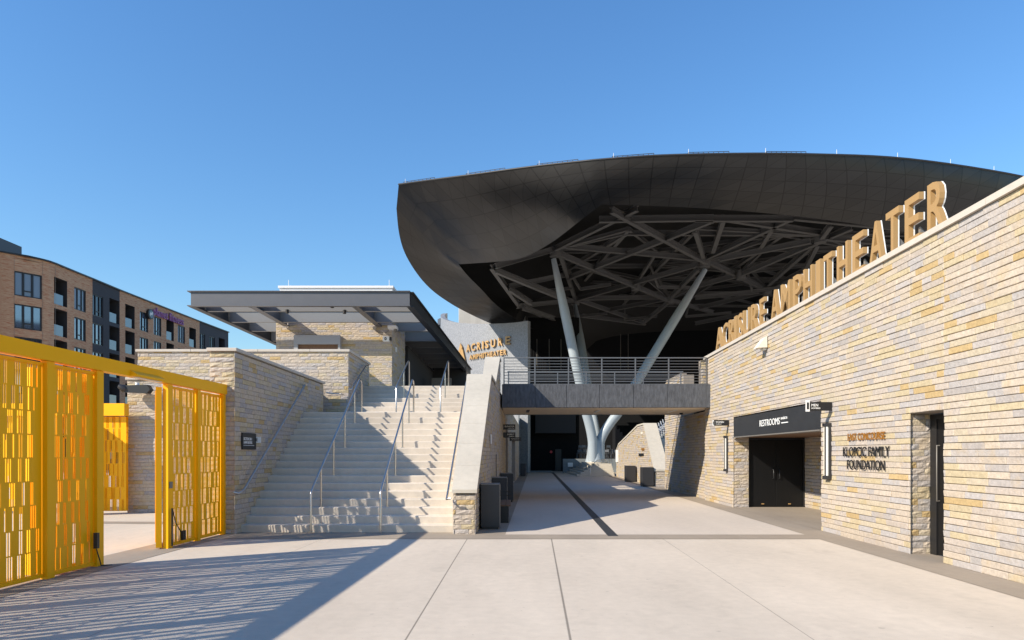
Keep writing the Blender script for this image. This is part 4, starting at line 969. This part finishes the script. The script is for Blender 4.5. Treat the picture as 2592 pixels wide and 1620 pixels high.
kk = lambda i: .88 if i <= 12 else .88+.10*min(1, (i-12)/8)
prs = [(r[0],r[1],r[2]*kk(i),r[3],r[4],r[5]*kk(i)) for i, r in enumerate(prs)]
rows = []
for a_, b_ in ((0,8),(8,12),(12,13),(13,len(prs)-1)): rows += smooth_poly(prs[a_:b_+1], 6)[:(None if b_ == len(prs)-1 else -1)]
NV = 12
shell = []; uvs = []
pan = [0.0]
for i, r in enumerate(rows):
    A = P(r[0],r[1],r[2]); B = P(r[3],r[4],r[5]); shell.append((A,B))
CEN = Vector((17, 78, 19.5))
grid = []
for i, (A, B) in enumerate(shell):
    M0 = (A+B)/2; outd = (M0-CEN); outd.normalize(); ch = (B-A); outd = (outd-ch.normalized()*outd.dot(ch.normalized())); outd.normalize()
    bul = ch.length*(.10 if i < 60 else (.10-.07*min(1,(i-60)/14))); row = []
    for j in range(NV+1):
        v = j/NV; row.append(A+ch*v+outd*bul*4*v*(1-v)*(1-.35*(v-.5)))
    grid.append(row)
me = bpy.data.meshes.new('fascia_shell'); vs = [p-rf.location for r in grid for p in r]; fs = []; m1 = NV+1
for i in range(len(grid)-1):
    for j in range(NV): fs.append((i*m1+j, i*m1+j+1, (i+1)*m1+j+1, (i+1)*m1+j))
me.from_pydata([tuple(p) for p in vs], [], fs)
uvl = me.uv_layers.new(name='UVMap')
# distance along the outer edge in panel widths (about 2.3 m); across in panels
acc = [0]
for i in range(1, len(grid)): acc.append(acc[-1]+(((grid[i][0]-grid[i-1][0]).length+(grid[i][NV]-grid[i-1][NV]).length)/2)/1.30)
for poly in me.polygons:
    for li in poly.loop_indices:
        vi = me.loops[li].vertex_index; i, j = divmod(vi, m1); L = (shell[i][1]-shell[i][0]).length
        uvl.data[li].uv = (acc[i], j/NV*5.0)
me.polygons.foreach_set('use_smooth', [True]*len(me.polygons)); me.materials.append(M['shell'])
so = bpy.data.objects.new('fascia_shell', me); COL.objects.link(so); so.parent = rf
# roof deck over it (top surface and dark underside)
mtop = MB(); outer = [g_[0] for g_ in grid]; inn = [g_[NV] for g_ in grid]
back = []
def toward(p, f, dz): q = p+(CEN-p)*f; q.z = p.z+(CEN.z+2-p.z)*f**.40+dz; return q
rws = [outer]+[[toward(p,f,0) for p in outer] for f in (.06,.15,.3,.5,.75,.97)]
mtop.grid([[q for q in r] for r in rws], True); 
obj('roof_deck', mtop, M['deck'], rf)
# far half of the roof, closing the deck behind the centre
far = [outer[-1]]+[Vector(q) for q in smooth_poly([tuple(outer[-1]),(2,86,16.0),(6,96,17),(20,113,18),(40,112,19),(56,96,19),tuple(outer[0])], 5)][1:-1]+[outer[0]]
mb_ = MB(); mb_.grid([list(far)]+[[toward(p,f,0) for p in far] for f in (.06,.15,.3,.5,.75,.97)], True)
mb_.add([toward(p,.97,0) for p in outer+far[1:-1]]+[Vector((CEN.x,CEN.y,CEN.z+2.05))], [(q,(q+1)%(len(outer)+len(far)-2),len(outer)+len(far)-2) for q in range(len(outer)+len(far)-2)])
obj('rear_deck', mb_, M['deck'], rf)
# rim edge strip, light rails and rods on the rim
m = MB()
front = outer[:6*12+1]
m.tube([p+Vector((0,0,.04)) for p in front], .06, 6); obj('rim_trim', m, M['bin'], rf)
def rim_at(px):
    for i in range(len(front)-1):
        pa = 1296+F*front[i].x/front[i].y; pb = 1296+F*front[i+1].x/front[i+1].y
        if pb <= px <= pa:
            t = (pa-px)/(pa-pb); return front[i].lerp(front[i+1], t)
    return front[-1]
for px in (1026,1185,1365,1553,1743,1938,2118,2272,2406,2516):
    p = rim_at(px); m = MB(); m.tube([p, p+Vector((0,0,.36))], [.018,.010], 6); obj('lightning_rod', m, M['white_metal'], rf)
for a,b in ((1022,1100),(1180,1278),(1360,1463),(1550,1655),(1742,1845),(1940,2040)):
    m = MB(); A = rim_at(a)+Vector((0,0,.16)); B = rim_at(b)+Vector((0,0,.18)); m.tube([A,B], .018, 6)
    for k in range(9):
        q = A.lerp(B, k/8); m.tube([q-Vector((0,0,.14)), q], .02, 5)
    obj('rim_rail', m, M['bin'], rf)
# steel under the roof
ZC = 18.7
def node(px, py, dz=0):
    ZC = 18.7 if not (px < 1420 and py > 672) else 16.6-.8*min(1,max(0,(py-700)/60))
    Y = (ZC-H)*F/(1150-py); Y = min(Y, 96); return Vector((X_(px,Y), Y, ZC+dz if Y < 96 else Z_(py,96)))
def c5(x, y): return (980+x*.344, 380+y*.344)
def c6(x, y): return (1760+x*.344, 380+y*.344)
main = [(c5,(1650,440),(2350,825)),(c5,(1560,522),(2400,510)),(c5,(1840,450),(1240,742)),(c5,(1300,733),(2330,828)),(c5,(1240,750),(2080,1110)),(c5,(2400,520),(1330,950)),
 (c5,(2280,860),(1400,1110)),(c5,(1400,1112),(2080,1102)),(c5,(800,885),(1270,1080)),(c5,(800,862),(1215,742)),(c5,(770,880),(965,1150)),(c5,(900,1028),(1330,940)),(c5,(960,1148),(1380,1105)),
 (c5,(900,1030),(1060,1135)),(c5,(1400,1112),(1900,1285)),(c5,(2080,1110),(1560,1210)),(c5,(2080,1110),(1890,1265)),(c5,(2290,880),(2090,1085)),(c5,(1270,770),(1385,1112)),
 (c5,(965,1155),(1330,1330)),(c5,(1000,1160),(1230,1240)),(c5,(2080,1110),(2400,1200)),(c5,(1440,1230),(1900,1290)),
 (c6,(90,815),(740,515)),(c6,(180,800),(850,668)),(c6,(330,925),(1150,578)),(c6,(100,838),(540,1050)),(c6,(190,530),(930,640)),(c6,(930,640),(1500,690)),(c6,(0,515),(720,515)),(c6,(720,515),(1500,590)),
 (c6,(890,705),(540,1010)),(c6,(0,1085),(470,1040)),(c6,(0,1010),(340,920)),(c6,(0,1180),(540,1050)),(c6,(540,1045),(900,860)),(c6,(0,1275),(420,1190)),(c6,(60,790),(0,600)),(c6,(130,760),(205,535)),(c6,(480,740),(560,610)),(c6,(930,640),(1000,545)),(c6,(820,860),(900,700))]
nb_ = 0
for fn, a, b in main:
    A, B = node(*fn(*a)), node(*fn(*b)); 
    if (A-B).length < .5: continue
    dz = Vector((0,0,(nb_ % 4)*.11)); m = MB(); m.ibeam(A+dz, B+dz, .33, .45, .06); obj('beam', m, M['beam'], rf); nb_ += 1
hubs = [c5(1235,755),c5(2340,835),c5(1385,1115),c5(2080,1110),c5(1830,1008),c6(335,925),c6(530,1045),c6(920,650)]
m = MB()
for h in hubs:
    p = node(*h); m.tube([p+Vector((0,0,-.35)), p+Vector((0,0,.5))], .45, 10)
obj('node_plates', m, M['beam'], rf)
# webs rising to the top chord and a second layer of chords
R = random.Random(5); tops = []
for i in range(7):
    for j in range(6):
        tops.append(Vector((max(-2+i*8+R.uniform(-1,1), (9,4,1,0,0,0)[j]), 54+j*7+R.uniform(-1,1), 21.0-.008*(54+j*7-84)**2*.25)))
cnt = 0
for hpt in hubs:
    p = node(*hpt); near = sorted(tops, key=lambda q: (q-p).length)[:5]
    for q in near: m = MB(); m.ibeam(p+Vector((0,0,.3)), q, .24, .28, .05); obj('web_member', m, M['beam'], rf); cnt += 1
for i in range(7):
    a = tops[i*6]; b = tops[i*6+5]; m = MB(); m.ibeam(a, b, .3, .4, .05); obj('top_chord', m, M['beam'], rf)
for j in range(6):
    a = tops[j]; b = tops[36+j]; m = MB(); m.ibeam(a, b, .3, .4, .05); obj('top_chord', m, M['beam'], rf)
for i in range(6):
    for j in range(5):
        k_ = i*6+j; a, b = (tops[k_], tops[k_+7]) if (i+j) % 2 else (tops[k_+1], tops[k_+6])
        m = MB(); m.ibeam(a, b, .24, .3, .05); obj('diagonal_brace', m, M['beam'], rf)
for i in range(7):
    for j in range(0,6,2):
        t_ = tops[i*6+j]; q = Vector((t_.x+R.uniform(-2,2), t_.y+R.uniform(2,4), 18.6)); q2 = Vector((t_.x+R.uniform(4,6), t_.y+R.uniform(1,3), 18.7))
        if q.y > 60: m = MB(); m.ibeam(t_, q, .2, .24, .04); obj('hanger', m, M['beam'], rf)
        if q.y > 60: m = MB(); m.ibeam(q, q2, .24, .3, .04); obj('bottom_brace', m, M['beam'], rf)
# columns
clm = thing('roof_column', 'pale steel column branching into slanted arms under the roof', 'column', (7,60,1))
YB = 60.0; base = P(1505,1168,YB)
def bez(p0, p1, p2, n=10): return [p0*(1-t)**2+p1*2*t*(1-t)+p2*t*t for t in [i/n for i in range(n+1)]]
N1 = node(1401,640)+Vector((0,0,-.5)); N2 = node(1785,668)+Vector((0,0,-.5)); N3 = node(1456,762)+Vector((0,0,-.5))
arms = [(N1, P(1500,1120,59.6), 'front left'), (N3, P(1510,1120,60.6), 'rear'), (N2, P(1519,1120,60.0), 'right')]
m = MB()
for tp, st_, nm in arms:
    k1 = st_.lerp(tp, .12); low = Vector((st_.x, st_.y, base.z+.02)); knee = Vector((st_.x+(tp.x-st_.x)*.02, st_.y+(tp.y-st_.y)*.02, st_.z+.9))
    line = [low]+[low.lerp(st_, .5), st_]+bez(st_, knee, st_.lerp(tp, .16), 5)[1:]
    n_up = 9
    for i in range(1, n_up+1): line.append(st_.lerp(tp, .16+.84*i/n_up))
    rs = []
    for q in line:
        t = (q.z-base.z)/(tp.z-base.z)
        rs.append(.41 if t < .72 else .41-.20*((t-.72)/.28)**1.3)
    m.tube(line, rs, 20)
m.tube([Vector((base.x,base.y,base.z-.05)), Vector((base.x,base.y,base.z+.25)), Vector((base.x,base.y,base.z+.8)), Vector((base.x,base.y,base.z+1.7)), Vector((base.x,base.y,base.z+2.2))], [.84,.74,.64,.55,.2], 24)
obj('branching_shaft', m, M['column'], clm)

# ================================================================== STAGE AND FAR END OF THE CONCOURSE
sh = thing('stage_house', 'black clad stage house under the amphitheater roof', 'building', (10,74,0))
m = MB(); m.box(X_(1336,72.0),X_(1466,72.0),72.0,72.6,0,16)
xx = X_(1338,72)
while xx < X_(1464,72): m.box(xx,xx+.10,71.95,72.0-.002,0,15.9); xx += .24
obj('side_wall', m, M['stage'], sh)
m = MB(); m.box(X_(1460,104)-8,75,104,105,0,28); obj('back_wall', m, M['stage'], sh)
m = MB(); m.box(X_(1406,71.6),X_(1421,71.6),71.75,71.95,0,Z_(1137,71.8)); obj('door', m, M['black'], sh)
m = MB(); m.box(X_(1354.6,70.5),X_(1457,70.5),70.3,70.5,3.9,7.2,.02); obj('hanging_panel', m, M['screen'], sh)
for x,h in ((1359,1),(1390,.8),(1420,.75),(1571,2),(1590,2)):
    m = MB(); a = P(x,858 if x < 1500 else 845,71.3 if x < 1500 else 95); b = P(x,937,71.3 if x < 1500 else 95); m.tube([a,b], .03, 5); obj('cable', m, M['bin_edge'], sh)
m = MB(); c = P(1395,1144,71.8); m.tube([c, c-Vector((0,.12,0))], .14, 10); obj('alarm', m, M['red'], sh)
# tiers of seating rise in the dark on the right
tr = thing('seating_tier', 'dark raked seating tier behind the right hand railing', 'seating tier', (30,80,0))
m = MB()
for i in range(12): m.box(14,60,70+i*2.2,70+i*2.2+2.2,0,.6+i*.5)
obj('concrete_steps', m, M['stage'], tr)
lw = thing('low_wall', 'low grey wall in front of the stage floor', 'low wall', (8,66,0))
m = MB(); m.box(X_(1425,66),X_(1566,66),66,66.4,.0,1.32,.02); obj('wall_body', m, M['teal_wall'], lw)
m = MB(); m.box(X_(1437,66),X_(1450,66),65.85,65.998,.55,.95,.02); obj('white_box', m, M['white'], lw)
m = MB(); m.box(X_(1340,67),X_(1396,67),67,67.3,0,.16); o = obj('low_curb', m, M['teal_wall']); tag(o, 'low pale curb at the foot of the black stage wall', 'curb')
# platform and steps at the column
pf = thing('column_platform', 'concrete platform with steps below the branching column', 'platform', (7,56,0))
m = MB()
for i in range(6): m.box(5.15+.3*i,8.10-.002*i,54.6+.3*i,65.5-.01*i,0,.165*(i+1))
m.tube([(base.x,base.y,.0),(base.x,base.y,base.z-.04)], 1.15, 24)
obj('steps', m, M['cap'], pf)
for k,(xa,xb) in enumerate(((1492,1492),(1512,1540))):
    rail = thing('handrail', ['steel handrail left of the column platform steps','steel guard rail in front of the branching column base'][k], 'handrail', (6,55,0))
    m = MB()
    if k == 0: m.tube([P(1494,1206,54.8), P(1494,1181,54.8), P(1512,1165,56.5), P(1540,1164,57)], .03, 8); obj('rail', m, M['steel'], rail); m = MB(); m.tube([P(1485,1200,56), P(1485,1176,56)], .025, 6); obj('post', m, M['steel'], rail)
    else:
        m.tube([P(1523,1163,56.2), P(1549,1163,56.2), P(1549,1186,56.2)], .03, 8); m.tube([P(1500,1169,56.2), P(1549,1167,56.2)], .02, 6); obj('rail', m, M['steel'], rail)
        for px in (1523,1543,1549): 
            m = MB(); m.tube([P(px,1163,56.2), P(px,1188,56.2)], .025, 6); obj('post', m, M['steel'], rail)
# gabled stone wall with second stair
gb = wall_thing('sunlit gabled stone wall with a sloping concrete cap beyond the bridge', (8,43,0))
GD = (Vector((8.25,54.7,0))-Vector((7.70,37.3,0))).normalized(); GUo = -GD
O2 = Vector((8.25,54.7,0)); Lg = (Vector((8.25,54.7,0))-Vector((7.70,37.3,0))).length
def ug(y): return (54.7-y)/abs(GD.y)
m = MB(); stone_courses(m, [[(ug(54.7),0),(ug(43.4),0),(ug(43.4),3.5),(ug(53.2),2.45),(ug(54.7),1.9)], [(ug(43.4),0),(ug(37.3),0),(ug(37.3),.82),(ug(41.1),3.5),(ug(43.4),3.5)]], O2+Vector((.03,0,0)), GUo, 61, course=.12, lmin=.22, lmax=.6); obj('facing', m, M['stone'], gb)
m = MB(); stone_courses(m, [rect(0,.72,0,.8)], (7.73,37.32,0), (1,0,0), 62, rock=.018, lmin=.2, lmax=.5); obj('end_facing', m, M['stone_rough'], gb)
m = MB(); prof = [(54.7,0),(54.7,1.9),(53.2,2.43),(43.4,3.48),(41.1,3.48),(37.34,.8),(37.34,0)]
m.prism([(8.25-(54.7-y)*.0316+.035,y,z) for y,z in prof], (.7,.0,0)); obj('wall_core', m, M['mortar'], gb)
m = MB()
for (ya,za),(yb,zb) in zip(((37.28,.83),(41.1,3.51),(43.4,3.51),(53.2,2.47)),((41.1,3.51),(43.4,3.51),(53.2,2.47),(54.75,1.93))):
    xa = 8.25-(54.7-ya)*.0316-.03; xb = 8.25-(54.7-yb)*.0316-.03; W2 = .80
    m.add([(xa,ya,za),(xa+W2,ya,za),(xb+W2,yb,zb),(xb,yb,zb),(xa,ya,za+.10),(xa+W2,ya,za+.10),(xb+W2,yb,zb+.10),(xb,yb,zb+.10)], [(3,2,1,0),(4,5,6,7),(0,1,5,4),(1,2,6,5),(2,3,7,6),(3,0,4,7)])
obj('concrete_cap', m, M['cap'], gb)
xg = lambda y: 8.25-(54.7-y)*.0316
for (px,py,w_,h_,mm,nm) in ((1625,1096,4,6,'cream','wall_light'),(1628,1137,8,6,'bronze','plaque'),(1624,1151,14,7,'black','plaque')):
    y = 41.0 if True else 0
    yq = 8.25-.0316*54.7; y = yq/((px-1296)/F-.0316); hh = h_*y/F/2; zc = Z_(py,y); wl_ = w_*y/F/2/((px-1296)/F+.1)
    m = MB(); m.box(xg(y)-.03,xg(y)+.02,y-wl_*1.4,y+wl_*1.4,zc-hh,zc+hh); obj(nm, m, M[mm], gb)
yq = 8.25-.0316*54.7; y = 53.8; m = MB(); m.box(xg(y)-.1,xg(y)+.0,y-.35,y+.35,1.15,2.1); obj('notice', m, M['white'], gb)
# second stair behind it and seats
s2 = thing('second_staircase', 'narrow concrete stair between the gabled wall and the right wall', 'staircase', (9,38,0))
m = MB()
for i in range(16): m.box(8.42,11.5,37.6+i*.34,37.6+(i+1)*.34+(.0 if i < 15 else 6),0,.17*(i+1))
obj('steps', m, M['stair'], s2)
ch0 = None
def seat_proto():
    t = thing('folding_seat', 'grey folding seat', 'seat', (0,0,0), 'grey folding seats seen past the gabled wall')
    m = MB(); m.box(-.22,.22,-.2,.2,.42,.47,.01); obj('seat', m, M['seat'], t)
    m = MB(); m.prism([(-.22,.2,.45),(.22,.2,.45),(.2,.3,.86),(-.2,.3,.86)], (0,.04,0)); obj('backrest', m, M['seat'], t)
    for x in (-.2,.2):
        m = MB(); m.tube([(x,.16,0),(x,.16,.6),(x,-.12,.64)], .02, 6); obj('leg', m, M['seat'], t)
    return t
proto = seat_proto()
words = ['lowest','second','third','fourth','fifth','topmost']
for i in range(6):
    s_ = proto if i == 0 else dup(proto)
    y = 44.0; px = 1664+i*5.2; s_.location = (X_(px,y+i*.45), y+i*.45, Z_(1117-i*4.6,y+i*.45)); s_.rotation_euler = (0,0,math.radians(70))
    s_['label'] = f'grey folding seat on the raked tier, {words[i]} of the row climbing right'
pt_ = MB()
for i in range(6):
    y = 44.0+i*.45; pt_.box(X_(1664+i*5.2,y)-.22,14.5,y-.3,y+.5,0,Z_(1117-i*4.6,y)-.004)
o = obj('seating_steps', pt_, M['teal_wall']); tag(o, 'stepped concrete tier under the grey folding seats on the right', 'seating tier')
# chairs and stands on the stage floor
sproto = thing('stage_chair', 'grey chair', 'chair', (0,0,0))
for k in (-.2,.2):
    m = MB(); m.tube([(k,.2,0),(k,.2,.85)], .02, 6); m.tube([(k,-.2,0),(k,-.2,.45),(k,.2,.45)], .02, 6); obj('side_frame', m, M['seat_dark'], sproto)
m = MB(); m.box(-.2,.2,-.2,.2,.452,.47); obj('seat', m, M['seat_dark'], sproto)
m = MB(); m.box(-.2,.2,.185,.215,.62,.85); obj('backrest', m, M['seat_dark'], sproto)
R = random.Random(3); nst = 0
for i in range(9):
    px = 1466+i*4.2 if i < 6 else 1534+(i-6)*9; y = 68.5+(i%3)*.8
    c_ = sproto if i == 0 else dup(sproto); c_.location = (X_(px,y),y,Z_(1160,y)+(i%2)*.45); c_.rotation_euler = (0,0,R.uniform(-.6,.6)); c_['label'] = 'grey chair among the stacked chairs on the dark stage floor'; c_['group'] = 'chairs stacked on the stage floor'
# stub of stone wall seen over the bridge
sb = thing('stone_stub_wall', 'small sloped stone wall end seen through the bridge railing', 'stone wall', (9,40,4))
m = MB(); y = 38.0; m.prism([P(1691,972,y),P(1738,972,y),P(1738,945,y),P(1722,945,y),P(1691,961,y)], (0,.5,0))
for i,v in enumerate(m.v):
    if v[2] < Z_(960.9,y)-.3: m.v[i] = (v[0],v[1],3.2)
obj('wall_core', m, M['mortar'], sb)
m = MB(); xs0 = X_(1691,y); stone_courses(m, [[(0,3.3),(X_(1738,y)-xs0,3.3),(X_(1738,y)-xs0,Z_(947,y)),(X_(1722,y)-xs0,Z_(947,y)),(0,Z_(963,y))]], (xs0,y-.005,0), (1,0,0), 71, lmin=.2, lmax=.6); obj('facing', m, M['stone'], sb)

# ================================================================== APARTMENT BUILDING
ab = thing('apartment_building', 'long six storey tan brick apartment building with charcoal bands and balconies', 'building', (-45,80,0))
ZR = 20.5
fac = [(-60,60.5),(0,64.1),(36,64.9),(72,65.7),(108,66.8),(124,67.4),(140,68.2),(170,70),(200,71.9),(234,74.1),(303,79.2),(505,97.8),(578,106.5)]
fp = [(X_(px,Y),Y) for px,Y in fac]
# fit the long straight part to one line
def on_fac(px):
    k = (px-1296)/F
    for i in range(len(fp)-1):
        (xa,ya),(xb,yb) = fp[i],fp[i+1]
        pa, pb = fac[i][0], fac[i+1][0]
        if pa <= px <= pb:
            # ray x = k y with segment
            den = (xb-xa)-k*(yb-ya); t = (k*ya-xa)/den; return Vector((xa+(xb-xa)*t, ya+(yb-ya)*t, 0))
    return Vector((*fp[-1],0))
cols_ = [(36,106,'w3','brick'),(137,170,'b','brick'),(188,217,'w','brick'),(234.5,261,'w','grey_brick'),(277,302.5,'b','grey_brick'),(317,341,'b','brick'),(354,375,'w','brick'),(389,408,'w','brick'),(421,440,'b','brick'),(450,468,'w','brick'),(479,496,'b','brick'),(506.5,519,'w','grey_brick'),(530,544,'w','grey_brick'),(554,569,'b','grey_brick')]
br_ = [-60,0]; 
for a,b,_,_ in cols_: br_ += [a,b]
br_ += [124,234,303,505,578,18]
br_ = sorted(set(br_))
floors = [(19.0-3.08*i, 16.7-3.08*i) for i in range(6)]
mb1, mb2, mb3 = MB(), MB(), MB()
def quad(mbx, A, B, z0, z1):
    if z1-z0 > .01: mbx.add([(A.x,A.y,z0),(B.x,B.y,z0),(B.x,B.y,z1),(A.x,A.y,z1)], [(0,1,2,3)])
for a,b in zip(br_[:-1],br_[1:]):
    mid = (a+b)/2; A, B = on_fac(a), on_fac(b); grey = 234 <= mid <= 303 or mid > 505; mm = (mb3 if mid > 505 else mb2) if grey else mb1
    col_ = next((c for c in cols_ if c[0] <= mid <= c[1]), None)
    if not col_: quad(mm, A, B, 0, ZR); continue
    t = (B-A).normalized(); nn_ = Vector((t.y,-t.x,0)); zt = ZR
    for (w1, w0) in floors:
        if col_[2] == 'b': w1 += .25; w0 -= .1
        w0 = max(w0, .5)
        if w1 < 1: continue
        quad(mm, A, B, w1, zt); zt = w0
        # reveal
        dp = .16 if col_[2] != 'b' else 1.5
        A2, B2 = A-nn_*dp, B-nn_*dp
        rv = MB(); 
        for q in ((A,A2),(B,B2)): rv.add([(q[0].x,q[0].y,w0),(q[1].x,q[1].y,w0),(q[1].x,q[1].y,w1),(q[0].x,q[0].y,w1)], [(0,1,2,3)])
        for z in (w0,w1): rv.add([(A.x,A.y,z),(B.x,B.y,z),(B2.x,B2.y,z),(A2.x,A2.y,z)], [(0,1,2,3)])
        Lw = (B-A).length
        if col_[2] == 'b':
            rv.add([(A2.x,A2.y,w0),(B2.x,B2.y,w0),(B2.x,B2.y,w1),(A2.x,A2.y,w1)], [(0,1,2,3)])
            bo = obj('balcony', rv, M['inside'], ab)
            gl = MB(); gl.bar(A+t*.05-nn_*.08+Vector((0,0,w0+.55)), A+t*(Lw*.72)-nn_*.08+Vector((0,0,w0+.55)), .03, 1.05); obj('glass_rail', gl, M['glass_rail'], bo)
        else:
            # frame members
            fm = MB(); zc = (w0+w1)/2; hh = (w1-w0)
            C = lambda u,d_: A+t*u-nn_*d_
            vbars = [.05,Lw-.05]+([Lw*.33,Lw*.66] if col_[2] == 'w3' else [Lw*.33,Lw*.70])
            for u in vbars: fm.obox(C(u,.10)+Vector((0,0,zc)), t*(.09 if col_[2] == 'w3' and .1 < u < Lw-.1 else .05), nn_*.05, Vector((0,0,hh/2)))
            for z in (w0+.05,w1-.05): fm.obox(C(Lw/2,.10)+Vector((0,0,z)), t*Lw/2, nn_*.045, Vector((0,0,.05)))
            ul, uh = (.33,.66) if col_[2] == 'w3' else (.33,.70)
            fm.obox(C(Lw*(ul+uh)/2,.10)+Vector((0,0,w0+.55)), t*Lw*(uh-ul)/2, nn_*.04, Vector((0,0,.05)))
            wo_ = obj('window', rv, M['frame'], ab); fo = obj('frame', fm, M['frame'], wo_)
            gp = MB(); gp.add([C(0,.14)+Vector((0,0,w0)), C(Lw,.14)+Vector((0,0,w0)), C(Lw,.14)+Vector((0,0,w1)), C(0,.14)+Vector((0,0,w1))], [(0,1,2,3)]); obj('pane', gp, M[rnd.choice(('glass','glass','glass_blind','glass_dark'))], wo_)
    quad(mm, A, B, 0, zt)
obj('brick_wall', mb1, M['brick'], ab); obj('charcoal_wall', mb2, M['grey_brick'], ab); obj('charcoal_wall', mb3, M['grey_brick'], ab)
m = MB(); tops_ = [on_fac(px) for px in [p for p,_ in fac]]
m.add([(p.x,p.y,ZR-.3) for p in tops_]+[(p.x-26,p.y+4,ZR-.3) for p in tops_], [(i,i+1,len(tops_)+i+1,len(tops_)+i) for i in range(len(tops_)-1)])
e = tops_[-1]; m.add([(e.x,e.y,0),(e.x-26,e.y+4,0),(e.x-26,e.y+4,ZR),(e.x,e.y,ZR)], [(0,1,2,3)])
obj('roof', m, M['asphalt'], ab)
m = MB()
for p,q in zip(tops_[:-1],tops_[1:]): m.bar(p+Vector((.03,0,ZR+.05)), q+Vector((.03,0,ZR+.05)), .3, .14)
obj('parapet_coping', m, M['frame'], ab)
m = MB(); a = P(-60,600,72); b = P(55,625,80); m.box(X_(55,80)-9,X_(55,80),74,80,ZR-.3,Z_(625,80)); obj('penthouse', m, M['penthouse'], ab)
m = MB(); 
for px in (36,108,140):
    A = on_fac(px-.35); B = on_fac(px+.35); tt = (B-A).normalized(); nn_ = Vector((tt.y,-tt.x,0)); m.add([A+nn_*.02+Vector((0,0,1)), B+nn_*.02+Vector((0,0,1)), B+nn_*.02+Vector((0,0,ZR-.1)), A+nn_*.02+Vector((0,0,ZR-.1))], [(0,1,2,3)])
obj('movement_joint', m, M['mortar'], ab)
fs_ = thing('fitness_sign', 'purple fitness club letters with a round emblem high on the brick building', 'sign', on_fac(420)+Vector((0,0,18)))
A = on_fac(384); B = on_fac(461); t = (B-A).normalized(); nn_ = t.cross(Vector((0,0,1))); Lw = (B-A).length
m = MB(); text_into(m, 'planet fitness', A+nn_*.1+Vector((0,0,18.75)), t, (0,0,1), Lw, 1.35, .15, .01); obj('lettering', m, M['purple'], fs_)
C0 = on_fac(376.5)+Vector((0,0,19.0)); m = MB(); m.tube([C0+nn_*.05, C0+nn_*.3], 0.62, 20); em = obj('emblem', m, M['frame'], fs_)
m = MB(); m.tube([C0+nn_*.3, C0+nn_*.34], .46, 20); obj('emblem_disc', m, mat('emblem_teal',(.12,.2,.24),.5), em)
m = MB(); text_into(m, 'pf', C0+nn_*.345-t*.26+Vector((0,0,-.22)), t, (0,0,1), .52, .5, .02, .03); obj('emblem_letters', m, M['white'], em)
